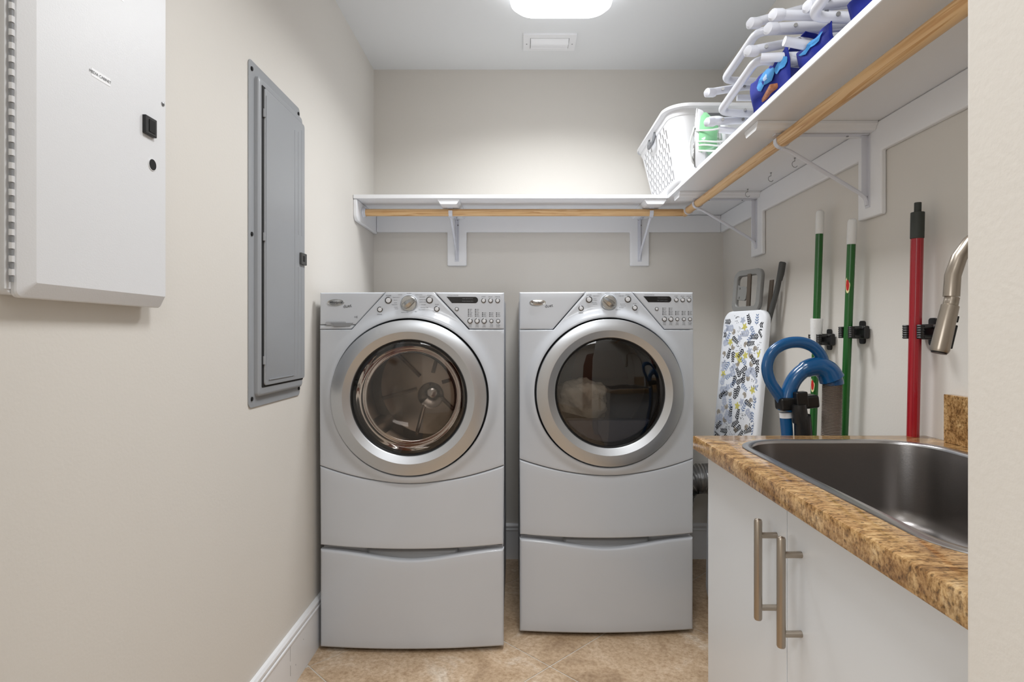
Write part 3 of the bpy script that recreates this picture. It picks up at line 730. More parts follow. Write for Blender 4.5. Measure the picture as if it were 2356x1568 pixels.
# ------------------------------------------------------------------ white media enclosure, upper left
mc = thing('media_cabinet', 'white metal media cabinet with hinged door, near end of left wall', 'cabinet', (XL, 1.01, 1.62))
ZM0, ZM1 = 1.236, 1.985
b = MB(); b.prism(rrect(1.021, (ZM0+ZM1)/2, .172, (ZM1-ZM0)/2-.004, .012), 'YZ', XL+.0003, XL+.020); wp(mc, b, 'frame', M['panelwhite'], bevel=.002)
b = MB(); rg = []
for ins, x in ((0, .0205), (0, .026), (.0015, .0285), (.020, .0385), (.023, .040)):
    rg.append([(XL+x, y, z) for y, z in rrect(1.031+ins*.38, (ZM0+ZM1)/2, .174-ins*.62, (ZM1-ZM0)/2-ins, max(.003, .010-ins*.3))])
b.loft(rg); md = wp(mc, b, 'door', M['panelwhite'], ang=14)
XF = XL+.040
hg = MB(); hg.box(XL+.0195, XL+.0215, .846, .858, ZM0+.012, ZM1); hgo = wp(mc, hg, 'hinge', M['panelwhite'])
z = ZM0+.022; k = 0
while z < ZM1-.01:
    b = MB(); b.tube([(XL+.0265, .852, z), (XL+.0265, .852, z+.0092)], .0036 if k % 2 else .0024, 8); wp(hgo, b, 'knuckle', M['panelwhite'] if k % 2 else M['recess'], root=mc)
    z += .0098; k += 1
b = MB(); b.box(XF-.001, XF+.007, 1.126, 1.161, 1.574, 1.610); la = wp(md, b, 'latch', M['black'], root=mc, bevel=.0015)
b = MB(); b.box(XF+.0068, XF+.0080, 1.136, 1.154, 1.580, 1.604); wp(md, b, 'latch_opening', M['matte'], root=mc)
b = MB(); b.lathe([(.0125, -.001), (.0125, .001), (.0108, .0012)], (XF, 1.156, 1.520), 'X', 28); wp(md, b, 'lock_collar', M['panelwhite'], root=mc)
b = MB(); b.lathe([(.0108, .0005), (.0108, .0016), (0, .0016)], (XF, 1.156, 1.520), 'X', 28); wp(md, b, 'lock_hole', M['matte'], root=mc)
b = MB(); b.lathe([(.0045, -.014), (.0045, .0015), (0, .003)], (XF, 1.190, 1.655), 'X', 14); wp(md, b, 'screw', M['bolt'], root=mc)
b = MB(); b.text('MEDIA CABINET', .0072, Matrix.Translation((XF+.0008, 1.013, 1.632)) @ TLEFT); wp(md, b, 'lettering', M['dprint'], root=mc, smooth=False)
b = MB(); b.box(XF-.0002, XF+.0004, .992, 1.038, 1.625, 1.639); wp(md, b, 'label_tape', M['sticker'], root=mc)
b = MB(); b.box(XF-.0002, XF+.0004, .99, 1.073, 1.797, 1.86); wp(md, b, 'sticker', M['sticker'], root=mc)

# ------------------------------------------------------------------ sink cabinet, counter, sink, faucet
CX0, CT = .457, .914; CB = .876; CY1 = 1.532; CY0 = YF1+.002
FX = .482
sc = thing('sink_cabinet', 'white laminate sink base cabinet with two doors under the granite counter', 'cabinet', (.77, 1.03, 0))
b = MB(); b.box(FX+.020, XR-.002, CY0+.002, 1.487, .10, .60); 
b = MB()
b.box(FX+.020, XR-.002, 1.469, 1.487, .10, CB-.001); b.box(FX+.020, XR-.002, CY0, CY0+.018, .10, CB-.001); b.box(FX+.02, XR-.002, CY0, 1.487, .10, .118)
b.box(FX+.06, XR-.002, CY0+.001, 1.48, 0, .10); b.box(FX+.020, FX+.034, CY0, 1.487, .84, CB-.001); b.box(FX+.001, FX+.02, CY0, .568, .10, CB-.004)
wp(sc, b, 'carcass', M['laminate'])
for (y0, y1, hy, l_) in ((1.0485, 1.487, 1.0885, 1), (.570, 1.0455, .992, 2)):
    b = MB(); b.box(FX, FX+.019, y0, y1, .104, CB-.005); d = wp(sc, b, 'door', M['laminate'], bevel=.001)
    b = MB(); hx = FX-.035
    b.lathe([(.0, .6445), (.0062, .6445), (.0074, .647), (.0074, .8295), (.0062, .833), (.0, .835)], (hx, hy, 0), 'Z', 20)
    for z in (.667, .803): b.tube([(hx, hy, z), (FX-.0002, hy, z)], .0056, 16)
    wp(d, b, 'handle', M['nickel'], root=sc)

SX0, SX1, SY0, SY1 = .534, .992, .66, 1.450; srr = .115
def rr2(g_, z): return [(x, y, z) for x, y in rrect((SX0+SX1)/2, (SY0+SY1)/2, (SX1-SX0)/2+g_, (SY1-SY0)/2+g_, srr+g_, 12)]
ct = None
inner = rr2(.004, CT); ccx, ccy = (SX0+SX1)/2, (SY0+SY1)/2
def outer_pts(e):
    x0, x1, y0, y1 = CX0+e, XR-.001, CY0, CY1-e; pts = []
    for (x, y, z) in inner:
        dx_, dy_ = x-ccx, y-ccy; tt = min(((x1-ccx)/dx_ if dx_ > 1e-9 else 1e9), ((x0-ccx)/dx_ if dx_ < -1e-9 else 1e9), ((y1-ccy)/dy_ if dy_ > 1e-9 else 1e9), ((y0-ccy)/dy_ if dy_ < -1e-9 else 1e9))
        pts.append([ccx+dx_*tt, ccy+dy_*tt])
    for cxx, cyy in ((x0, y0), (x0, y1), (x1, y0), (x1, y1)):
        i = min(range(len(pts)), key=lambda q: (pts[q][0]-cxx)**2+(pts[q][1]-cyy)**2); pts[i] = [cxx, cyy]
    return pts
def op(e, z): return [(x, y, z) for x, y in outer_pts(e)]
b = MB(); b.loft([[(x, y, CB) for x, y, z in inner], op(.004, CB), op(.001, CB+.002), op(0, CB+.005), op(0, CT-.004), op(.0012, CT-.0012), op(.004, CT), inner, [(x, y, CB) for x, y, z in inner]], False, False)
o = b.build('countertop', M['granite'], ang=30); tag(o, 'brown and gold speckled granite counter slab around the sink', 'countertop')
b = MB(); b.box(1.051, XR-.001, YF1+.003, 1.437, CT+.0003, 1.033); o = b.build('backsplash', M['granite'], bevel=.0015); tag(o, 'short granite backsplash standing on the counter against the right wall', 'backsplash')
sk = thing('sink', 'stainless steel laundry sink with rounded corners set in the granite counter', 'sink', (ccx, ccy, CT))
b = MB(); b.loft([rr2(.014, CT+.0003), rr2(.0135, CT+.0022), rr2(.006, CT+.003), rr2(-.004, CT+.0026), rr2(-.007, CT+.0005), rr2(-.0085, CT-.004)], False, False)
wp(sk, b, 'rim', M['steel_rim'], ang=50)
b = MB(); rg = [rr2(-.0080, CT-.003), rr2(-.010, CT-.03), rr2(-.016, CT-.16), rr2(-.022, CT-.185), rr2(-.034, CT-.198), rr2(-.055, CT-.204), rr2(-.10, CT-.206), rr2(-.112, CT-.207)]
b.loft(rg, False, True); wp(sk, b, 'bowl', M['steel'], ang=50)
b = MB(); b.lathe([(.045, -.2045), (.042, -.202), (.034, -.206), (0, -.2065)], (ccx, ccy, CT), 'Z', 28); wp(sk, b, 'drain', M['steel_rim'])
fc = thing('faucet', 'brushed nickel pull-down gooseneck faucet behind the sink', 'faucet', (1.026, 1.055, CT))
FYY = 1.055
b = MB(); b.lathe([(.023, .0004), (.023, .006), (.019, .012), (.0165, .10), (.014, .11)], (1.026, FYY, CT), 'Z', 24); wp(fc, b, 'base', M['steel_rim'])
arc = [(1.026, FYY, CT+.10), (1.026, FYY, 1.25)]+[(.906+.120*math.cos(a), FYY, 1.262+.125*math.sin(a)) for a in [R(8+16*i) for i in range(0, 11)]]+[(.786, FYY, 1.250)]
hd = Vector((-.24, 0, -1)).normalized(); hp = Vector((.787, FYY, 1.246))
b = MB(); b.tube(arc, [.0120]*(len(arc)-5)+[.0120, .0122, .0126, .0130, .0132], 24); wp(fc, b, 'spout', M['nickel'])
b = MB(); pts = [hp+hd*q for q in (-.003, .004, .0045, .012, .013, .095, .100)]; b.tube(pts, [.0118, .0118, .0120, .0120, .0142, .0156, .0142], 28); sh = wp(fc, b, 'spray_head', M['nickel'])
b = MB(); pts = [hp+hd*q for q in (.0998, .1025)]; b.tube(pts, [.0130, .0122], 24); wp(sh, b, 'nozzle_face', M['black'], root=fc)
n_ = hd.cross(Vector((0, 1, 0))).normalized()
if n_.x < 0: n_ = -n_
b = MB(); b.obox(hp+hd*.068+n_*.0158, hd, (0, 1, 0), n_, .022, .007, .0022); wp(sh, b, 'spray_button', M['black'], root=fc, bevel=.0015)
b = MB(); b.obox(hp+hd*.035+n_*.0148, hd, (0, 1, 0), n_, .006, .006, .0028); wp(sh, b, 'spray_button', M['black'], root=fc, bevel=.0015)

# ------------------------------------------------------------------ poles and clamps on the right wall
def pole(name, label, cat, xw, y0, y1, ztop, parts, group=None):
    """parts: list (z_low, z_high, radius, material, part name); the pole leans from y0 (top) to y1 (z=.85)"""
    t = thing(name, label, cat, (xw, y0, 0), 0, group)
    def yy(z): return (y1-y0)*(ztop-z)/(ztop-.86)
    for zl, zh, r, m, pn in parts:
        if pn == 'grip':
            zs = [zl, zl+.002, (zl+zh)/2, zh-.010, zh-.003, zh]; rs = [r*.9, r, r, r*.97, r*.75, r*.35]
        elif pn == 'tube':
            zs = [zl, zh]; rs = [r, r]
        else: zs = [zl, zl+.001, zh-.001, zh]; rs = [r*.93, r, r, r*.93]
        b = MB(); b.tube([(0, yy(z), z) for z in zs], rs, 20); b.build(pn, m, t)
    return t, yy
gx = 1.030
t, yy = pole('broom', 'green broom pole with white grip and white ribbed collar, farthest along the wall', 'broom', gx, 1.988, 2.035, 1.609,
     [(.20, 1.532, .0122, M['green'], 'tube'), (1.528, 1.609, .0135, M['grip'], 'grip')])
def ribcollar(t, yy, z0, z1):
    zs = []; rs = []; n = 18
    for i in range(n+1): zs.append(z0+(z1-z0)*i/n); rs.append(.0165+.0035*i/n+(.0009 if i % 2 else 0))
    b = MB(); b.tube([(0, yy(z), z) for z in zs], rs, 20); b.build('ribbed_collar', M['grip'], t)
ribcollar(t, yy, 1.135, 1.237)
def sticker(t, yy, z, r):
    b = MB(); c = []; 
    for sc_, rr, mi in ((1, r+.0004, 0), (.68, r+.0009, 1)):
        b.cur = mi; rg = []
        for i in range(7):
            a = R(-150)+R(70)*(i/6-.5)*sc_; zh = .024*sc_*math.sqrt(max(0, 1-((i/6-.5)*2)**2))+.001
            rg.append([(rr*math.cos(a), yy(z)+rr*math.sin(a), z-zh), (rr*math.cos(a), yy(z)+rr*math.sin(a), z+zh)])
        b.loft(rg, False, False, closed=False)
    b.build('sticker', [M['yellowlabel'], M['redlabel']], t)
sticker(t, yy, 1.005, .0122)
def broomhead(t, yy, m):
    b = MB(); y = yy(.17); b.box(-.03, .018, y-.085, y+.085, .155, .20); hb = b.build('head', m, t, bevel=.008)
    b = MB(); rg = [[(x, y+yv*k, z) for x, yv in ((-.028, -.08), (.016, -.08), (.016, .08), (-.028, .08))] for z, k in ((.155, 1), (.008, 1.12))]; b.loft(rg); b.build('bristles', M['charcoal'], hb)
broomhead(t, yy, M['green'])
t, yy = pole('mop', 'green mop pole with white grip and small red sticker, middle of the three poles', 'mop', gx, 1.795, 1.842, 1.541,
     [(.20, 1.464, .0122, M['green'], 'tube'), (1.462, 1.541, .0138, M['grip'], 'grip')])
sticker(t, yy, 1.335, .0122); broomhead(t, yy, M['grip'])
t, yy = pole('duster_pole', 'red extension pole with dark grey end, nearest pole to the faucet', 'pole', gx, 1.499, 1.520, 1.523,
     [(.80, 1.432, .0138, M['red'], 'tube'), (1.430, 1.498, .0158, M['darkgrip'], 'connector'), (1.497, 1.523, .0082, M['darkgrip'], 'tip'), (.12, .805, .0115, M['red'], 'inner_tube')])
for i in range(8):
    a = 2*PI*i/8; b = MB(); b.tube([(.0135*math.cos(a), yy(z)+.0135*math.sin(a), z) for z in (.80, 1.43)], .0011, 6); b.build('flute', M['red'], t)
def clamp(y, z, label):
    t = thing('broom_clamp', label, 'clamp', (XR, y, z), 0, 'black wall clamps holding the poles')
    b = MB(); b.box(-.006, -.0003, -.052, -.010, -.026, .026); 
    b = MB(); b.prism(rrect(-.006, 0, .014, .036, .008), 'YZ', -.006, -.0003); b.build('wall_plate', M['black'], t, bevel=.001)
    b = MB(); b.box(-.022, -.005, -.048, .034, -.020, .020); b.build('housing', M['black'], t, bevel=.004)
    for y_ in (-.030, .024):
        b = MB(); b.tube([(-.020, y_, 0), (-.054, y_, 0)], .003, 8); 
        rr_ = [(.008+.0016*(k % 2)) for k in range(13)]; b = MB(); b.tube([(-.052+.0, y_, -.018+.003*k) for k in range(13)], rr_, 14); b.tube([(-.02, y_, -.012), (-.05, y_, -.012)], .004, 8); b.tube([(-.02, y_, .012), (-.05, y_, .012)], .004, 8); b.build('roller', M['black'], t)
    b = MB(); b.lathe([(.004, -.024), (.004, -.022)], (0, -.038, .014), 'X', 10); b.build('screw', M['bolt'], t)
clamp(2.005, 1.164, 'black wall clamp gripping the white collar of the farthest green pole')
clamp(1.812, 1.188, 'black wall clamp gripping the middle green pole')
clamp(1.503, 1.188, 'black wall clamp gripping the red pole')

# ------------------------------------------------------------------ ironing board
ib = thing('ironing_board', 'ironing board in a white leaf-print cover leaning on the wall beside the dryer', 'ironing board', (.836, 2.427, 0))
U_ = Vector((.09, -.30, 0)).normalized(); Nn = Vector((-U_.y, U_.x, 0))*-1
if Nn.x > 0: Nn = -Nn
A_ = R(6); V_ = Vector((0, 0, math.cos(A_)))-Nn*math.sin(A_); N2 = U_.cross(V_).normalized()
if N2.x > 0: N2 = -N2
def BW(u_, v_, n=0): return U_*u_+V_*v_+N2*n+Vector((0, 0, .012))
hwb = .139; Ltop = 1.278
outl = [(hwb*math.cos(a)*.0+0, 0) for a in ()]
outl = []
for i in range(9): a = R(-90+90*i/8); outl.append((.05+.055*math.cos(a)-.0, .08+.08*math.sin(a)))
outl = [(0, 0)]+[(.10*math.sin(R(10*i)), .10-.10*math.cos(R(10*i))) for i in range(1, 10)]+[(.125, .30), (.142, .5), (hwb, .7)]
outl += [(hwb, Ltop-.06)]+[(hwb-.05+.05*math.cos(R(18*i)), Ltop-.05+.05*math.sin(R(18*i))) for i in range(1, 6)]
full = outl+[(-x, y) for x, y in reversed(outl[1:])]
b = MB(); rg = []
for k, n in ((.965, -.016), (1, -.012), (1, .004), (.99, .009), (.965, .012)):
    rg.append([BW(x*k, Ltop/2+(y-Ltop/2)*(1-(1-k)*.25), n) for x, y in full])
b.loft(rg); bd_ = b.build('board', M['cover'], ib, ang=60)
NS = .0126
def inb(u_, v_): return abs(u_) < hwb-.012 and .35 < v_ < Ltop-.02
def leaf(b_, u0, v0, ang, ln, wd):
    c, s_ = math.cos(ang), math.sin(ang); pts = []
    for q, ww in ((0, 0), (.25, .75), (.5, 1), (.8, .6), (1, 0), (.8, -.6), (.5, -1), (.25, -.75)):
        a, w_ = q*ln, ww*wd/2; pts.append(BW(u0+a*c-w_*s_, v0+a*s_+w_*c, NS))
    if all(inb((p.x*U_.x+p.y*U_.y), 1) for p in pts): b_.add(pts, [tuple(range(8))])
rnd = random.Random(11); prints = {k: MB() for k in ('leafblack', 'leafblue', 'leafpale', 'leafyellow', 'leaftaupe')}
def sprig(k, u0, v0, ang, ln, n, ll, lw):
    b_ = prints[k]
    for i in range(n):
        q = ln*(i+.5)/n; uu, vv = u0+q*math.cos(ang), v0+q*math.sin(ang)
        if not inb(uu, vv): continue
        for sg in (-1, 1): leaf(b_, uu, vv, ang+sg*R(48), ll*(1-.4*i/n), lw)
    for q in range(int(ln/.008)):
        uu, vv = u0+q*.008*math.cos(ang), v0+q*.008*math.sin(ang)
        if inb(uu, vv): leaf(b_, uu, vv, ang, .0085, .0016)
spots = []
for k in range(2500):
    uu, vv = rnd.uniform(-.125, .125), rnd.uniform(.5, 1.24)
    if all((uu-a)**2+(vv-c)**2 > .0265**2 for a, c in spots): spots.append((uu, vv))
for i, (uu, vv) in enumerate(spots):
    a = rnd.uniform(0, 2*PI); q = i % 7
    if q in (0, 4): sprig('leafblack', uu-.02*math.cos(a), vv-.02*math.sin(a), a, .048, 5, .018, .006)
    elif q == 1: sprig('leafblue', uu-.02*math.cos(a), vv-.02*math.sin(a), a, .045, 4, .017, .005)
    elif q == 2: sprig('leafpale', uu-.02*math.cos(a), vv-.02*math.sin(a), a, .05, 4, .022, .011)
    elif q == 3:
        for j in range(5): leaf(prints['leafyellow' if i % 2 else 'leafpale'], uu, vv, a+R(72*j), .018, .010)
    elif q == 5:
        for j in range(2): leaf(prints['leaftaupe'], uu, vv, a+R(50*j), .024, .015)
    else:
        for j in range(16):
            leaf(prints['leafblack'], uu+rnd.uniform(-.018, .018), vv+rnd.uniform(-.018, .018), rnd.uniform(0, 6), .0045, .003)
for k, m_ in prints.items():
    if m_.v: m_.build('leaf_print', M[k], bd_, smooth=False)
# iron rest frame at the top
b = MB()
o1 = rrect(-.006, Ltop+.085, .090, .092, .035, 6); i1 = rrect(-.006, Ltop+.085, .064, .066, .018, 6)
rg = [[BW(x, y, n) for x, y in pl] for pl, n in ((o1, -.008), (o1, .004), ([(x*.97, Ltop+.085+(y-Ltop-.085)*.97) for x, y in o1], .008), ([(x*1.04, Ltop+.085+(y-Ltop-.085)*1.04) for x, y in i1], .008), (i1, .004), (i1, -.008), (o1, -.008))]
b.loft(rg, False, False); b.build('iron_rest', M['boardgrey'], ib)
b = MB(); pl = [(-.070, Ltop+.05), (-.070, Ltop+.115), (-.055, Ltop+.108), (-.015, Ltop+.104), (-.008, Ltop+.09), (-.012, Ltop+.052), (-.02, Ltop+.044)]
b.loft([[BW(x, y, n) for x, y in pl] for n in (-.006, .002)]); b.build('rest_plate', M['boardgrey'], ib, bevel=.0015)
for y in (.060, .100):
    b = MB(); b.tube([BW(-.055, Ltop+y, .0), BW(-.055, Ltop+y, .004)], .004, 10); b.build('rivet', M['bolt'], ib)
def loc_(p): return Vector(p)-Vector(ib.location)
def strap(b_, p0, p1, w_, t_):
    p0, p1 = loc_(p0), loc_(p1); d = (p1-p0); b_.obox((p0+p1)/2, d, U_, d.normalized().cross(U_), d.length/2, w_, t_)
b = MB(); b.tube([loc_(p) for p in ((1.045, 2.315, 1.45), (1.035, 2.335, 1.36), (1.015, 2.39, 1.2), (.985, 2.46, .95), (.93, 2.55, .45))], .0105, 12); lg = b.build('leg', M['charcoal'], ib)
b = MB(); b.tube([loc_(p) for p in ((1.0475, 2.310, 1.472), (1.047, 2.311, 1.468), (1.043, 2.318, 1.425), (1.040, 2.325, 1.40))], [.009, .0135, .0135, .012], 14); b.build('rubber_foot', M['charcoal'], lg)
b = MB(); strap(b, (1.028, 2.365, 1.405), (1.018, 2.41, 1.10), .010, .003); b.build('leg_brace', M['darkmetal'], ib)
b = MB(); strap(b, (.975, 2.46, 1.44), (.965, 2.475, 1.10), .011, .003); b.build('leg_brace', M['darkmetal'], ib)
b = MB(); b.tube([loc_(p) for p in ((1.015, 2.375, 1.27), (.97, 2.45, 1.27))], .004, 8); b.build('cross_wire', M['darkmetal'], ib)

# ------------------------------------------------------------------ upright vacuum behind the counter
VY = 1.70
def P(px, py, Y=VY): return Vector(((px-1198)*Y/F, Y, CZ-(py-770)*Y/F))
vc = thing('vacuum_cleaner', 'upright vacuum with blue looped handle and grey ribbed hose behind the counter', 'vacuum', (.82, VY, 0))
def vp(pts): return [p-Vector(vc.location) for p in pts]
b = MB(); b.tube(spline(vp([P(1812, 935), P(1792, 908), P(1772, 876), P(1765, 842), P(1777, 810), P(1806, 791), P(1840, 787), P(1870, 797), P(1889, 818), P(1898, 845)]), 6), .0135, 16, flat=1.25); b.build('handle', M['blue'], vc)
b = MB(); b.tube(spline(vp([P(1808, 945), P(1814, 905), P(1828, 872), P(1852, 850), P(1880, 843), P(1902, 853), P(1915, 874), P(1917, 884)]), 6), [.022]*18+[.025+.0006*i for i in range(18)]+[.0285]*7, 20); b.build('hose_elbow', M['blue'], vc)
pth = spline(vp([P(1915, 880), P(1914, 930), P(1912, 1000), P(1905, 1100), P(1880, 1250), P(1850, 1350)]), 44)
b = MB(); b.tube(pth, [.0255 if i % 2 else .0280 for i in range(len(pth))], 20); b.build('hose', M['hose'], vc, ang=80)
b = MB(); rg = []
b.obox(vp([P(1833, 925)])[0], (1, 0, .10), (0, 1, 0), (-.10, 0, 1), .056, .026, .019); b.build('tool_clip', M['black'], vc, bevel=.007)
b = MB(); b.obox(vp([P(1842, 918, VY-.03)])[0], (1, 0, .10), (0, 1, 0), (-.10, 0, 1), .017, .014, .022); b.build('clip_button', M['black'], vc, bevel=.004)
b = MB(); b.tube(vp([P(1838, 930, VY-.035), P(1841, 962, VY-.035), P(1846, 964, VY-.035), P(1852, 1060, VY-.035), P(1855, 1200, VY-.035)]), [.020, .024, .026, .027, .028], 20); b.build('crevice_tool', M['black'], vc)
b = MB(); b.tube(vp([P(1808, 948, VY), P(1809, 960, VY)]), .0185, 20); b.build('wand_ring', M['cap'], vc)
b = MB(); b.tube(vp([P(1808, 958), P(1812, 1010), P(1825, 1230), P(1830, 1330)]), [.0172, .0165, .0175, .03], 20); b.build('wand', M['blue'], vc)
b = MB(); b.lathe([(.0, .10), (.065, .10), (.075, .12), (.075, .46), (.06, .50), (0, .505)], (.0, .08, 0), 'Z', 32); b.build('dust_bin', M['charcoal'], vc)
b = MB(); b.box(-.15, .15, -.10, .16, .012, .085); b.build('floor_head', M['blue'], vc, bevel=.02, seg=3)
for sx in (-1, 1):
    b = MB(); b.lathe([(.03, -.01), (.03, .01)], (sx*.13, .13, .03), 'X', 20); b.build('wheel', M['black'], vc)

# ------------------------------------------------------------------ laundry basket on the shelf
bk = thing('laundry_basket', 'white plastic laundry basket with slotted sides and grey handles on shelf', 'basket', (.82, 2.715, SHZ))
def ringpts(hx, hy, r, cols_x, cols_y):
    """list of (x,y) around; straight long sides (along y) are cut in columns"""
    pts = []; k = 7
    for (sx, sy, a0) in ((1, 1, 0), (-1, 1, 90), (-1, -1, 180), (1, -1, 270)):
        for i in range(k+1):
            a = R(a0+90*i/k); pts.append((sx*(hx-r)+r*math.cos(a), sy*(hy-r)+r*math.sin(a), 'c'))
        nx = cols_y if a0 in (90, 270) else cols_x
        a = R(a0+90); p0 = (sx*(hx-r)+r*math.cos(a), sy*(hy-r)+r*math.sin(a))
        sx2, sy2 = {0: (-1, 1), 90: (-1, -1), 180: (1, -1), 270: (1, 1)}[a0]
        p1 = (sx2*(hx-r)+r*math.cos(a), sy2*(hy-r)+r*math.sin(a))
        for i in range(1, nx):
            pts.append((p0[0]+(p1[0]-p0[0])*i/nx, p0[1]+(p1[1]-p0[1])*i/nx, ('y' if a0 in (90, 270) else 'x')+str(i)))
    return pts
BH = .300
zlev = [0, .006, .02]+[.02+.0095*i for i in range(1, 29)]
def bsz(z): k = z/BH; return (.140+.062*k, .283+.043*k)
rows = []; tags = None
for z in zlev:
    hx, hy = bsz(z); rp = ringpts(hx-(.006 if z == 0 else 0), hy-(.006 if z == 0 else 0), .075, 6, 32); tags = [p[2] for p in rp]; rows.append([(p[0], p[1], z) for p in rp])
n = len(tags); vs = [p for r_ in rows for p in r_]; fs = []
for i in range(len(rows)-1):
    for j in range(n):
        j2 = (j+1) % n; hole = False
        tg = tags[j]
        if tg[0] == 'y' and tags[j2][0] == 'y':
            c = int(tg[1:]); row = i-3
            if c % 2 == 1 and 0 <= row < 24:
                ph = (row+(3 if (c//2) % 2 else 0)) % 6
                hole = ph < 4
                zt_ = row
                if abs(c-16) < 5 and row > 17: hole = False
        if not hole: fs.append((i*n+j, i*n+j2, (i+1)*n+j2, (i+1)*n+j))
fs.append(tuple(range(n)))
b = MB(); b.add(vs, fs); b.build('basket_body', M['basket'], bk, solid=.0028, ang=50)
b = MB(); rg = []
for g_, z in ((0, .262), (.004, .270), (.004, .286), (.018, .294), (.022, .288), (.024, .289), (.024, .300), (.020, .303), (-.002, .303), (-.004, .300), (-.004, .262), (0, .262)):
    hx, hy = bsz(.28); rg.append([(x, y, z) for x, y in rrect(0, 0, hx+g_, hy+g_, .078+g_, 10)])
b.loft(rg, False, False); b.build('rim', M['basket'], bk)
hx, hy = bsz(.28)
b = MB(); b.tube(fillet([(-hx-.004, -.055, .280), (-hx-.012, -.05, .238), (-hx-.012, .05, .238), (-hx-.004, .055, .280)], .02), .009, 10, flat=.8); b.build('handle', M['basketgrey'], bk)
b = MB(); b.prism(rrect(0, .245, .062, .020, .018), 'XZ', -hy-.008, -hy-.001); b.build('handle', M['basketgrey'], bk, bevel=.002)

# ------------------------------------------------------------------ clothes iron
ir = thing('clothes_iron', 'green and white steam iron wrapped in its cord, standing before the basket', 'iron', (.738, 2.262, SHZ), R(-28))
def teardrop(k, zb, zt, wd):
    pts = []
    for q, ww in ((0, .9), (.1, 1), (.35, 1), (.6, .78), (.8, .45), (.93, .18), (1, 0)): pts.append((ww*wd*k, zb+(zt-zb)*q))
    return pts+[(-x, z) for x, z in reversed(pts[:-1])]
def tz(d, zb, zt, wd): return [(d, x, z) for x, z in teardrop(1, zb, zt, wd)]
b = MB(); b.loft([tz(-.050, .004, .245, .044), tz(-.044, .002, .248, .046)]); b.build('soleplate', M['bolt'], ir, bevel=.001)
b = MB(); b.loft([tz(-.0438, .002, .244, .049), tz(-.025, .001, .232, .047), tz(-.008, .001, .20, .040)]); b.build('body', M['cap'], ir)
b = MB(); b.loft([tz(-.030, .05, .226, .0505), tz(-.010, .06, .222, .0515), tz(.018, .07, .19, .044), tz(.034, .08, .16, .030)]); b.build('water_tank', M['irongreen'], ir)
b = MB(); b.tube(fillet([(-.005, 0, .19), (.055, 0, .185), (.06, 0, .03), (.0, 0, .012)], .03), .013, 12, flat=1.1); b.build('handle', M['cap'], ir)
b = MB(); b.box(-.045, .065, -.036, .036, 0, .012); b.build('heel', M['cap'], ir, bevel=.005)
for z, ph in ((.075, 0), (.09, .4), (.055, .8), (.135, 1.2)):
    b = MB(); b.tube([(.008+.068*math.cos(q), .057*math.sin(q), z+.012*math.sin(2*q+ph)+.008*math.cos(q+ph)) for q in [2*PI*i/32 for i in range(32)]], .0034, 8, closed=True); b.build('cord_loop', M['grip'], ir)
b = MB(); b.lathe([(.018, -.012), (.022, 0), (.018, .012), (0, .014)], (-.056, .03, .06), 'X', 16); b.build('dial', M['boardgrey'], ir)
b = MB(); b.tube(spline([(-.05, -.035, .16), (-.065, -.045, .09), (-.058, -.04, .03), (-.04, -.02, .008)], 6), .0034, 8); b.build('cord_tail', M['grip'], ir)

# ------------------------------------------------------------------ folded beach chairs
def tubepart(par, pts, r, name='frame_tube', fr=.03, m=None):
    L = par.location; b_ = MB(); b_.tube(fillet([Vector(p)-L for p in pts], fr, 6) if len(pts) > 2 else [Vector(p)-L for p in pts], r, 14); return b_.build(name, m or M['tube'], par)
def endcap(par, p, r, rot=None):
    L = par.location; p = Vector(p)-L; b_ = MB()
    b_.tube([p+Vector((-.004, -.003, 0)), p+Vector((-.001, 0, 0)), p+Vector((.022, 0, 0)), p+Vector((.030, 0, 0))], [r*.8, r*1.22, r*1.22, r*.95], 16); b_.build('end_cap', M['tube'], par)
def bolt(par, p):
    L = par.location; b_ = MB(); c = Vector(p)-L; b_.tube([c, c+Vector((-.0015, -.0045, -.0005))], .0052, 12); bo = b_.build('bolt', M['bolt'], par)
def sling(par, y0, y1, sec, blobs):
    """sec: list (x, z) profile; strip runs along y"""
    L = par.location; b_ = MB(); n = 16; rg = []
    sm = spline([Vector((x, 0, z)) for x, z in sec], 6)
    for i in range(n+1):
        y = y0+(y1-y0)*i/n; rg.append([Vector((p.x+.003*math.sin(i*1.1+p.z*60), y, p.z-.006*math.sin(PI*i/n)))-L for p in sm])
    b_.loft(rg, False, False, closed=False); so = b_.build('sling', M['sling'], par, solid=.0025, ang=70)
    for (fy, fs_, ry, rz_, mm) in blobs:
        c = b_2 = MB(); cy = y0+(y1-y0)*fy; idx = fs_*(len(sm)-1); pts = []
        for q in range(16):
            a = 2*PI*q/16; ii = max(0, min(len(sm)-1.001, idx+rz_*math.sin(a)*(1+.3*math.sin(3*a)))); k = int(ii); f_ = ii-k; p = sm[k]*(1-f_)+sm[k+1]*f_
            yv = cy+ry*math.cos(a)*(1+.25*math.cos(2*a)); i_ = (yv-y0)/(y1-y0)*n
            pts.append(Vector((p.x+.003*math.sin(i_*1.1+p.z*60)-.0050, yv, p.z-.006*math.sin(PI*i_/n)-.0006))-L)
        b_2.add(pts+[sum(pts, Vector())/16], [(q, (q+1) % 16, 16) for q in range(16)]); b_2.build('sling_print', M[mm], so, smooth=False)
    return so
G = 'folded beach chairs on the right shelf'
ca = thing('folding_chair', 'folded white-framed beach chair with blue fabric, lower one next to the basket', 'chair', (.80, 1.85, SHZ), 0, G)
tr = .0128
tubepart(ca, [(.668, 2.03, 1.928), (.80, 2.03, 1.935), (1.02, 2.03, 1.93)], tr); endcap(ca, (.655, 2.03, 1.927), tr)
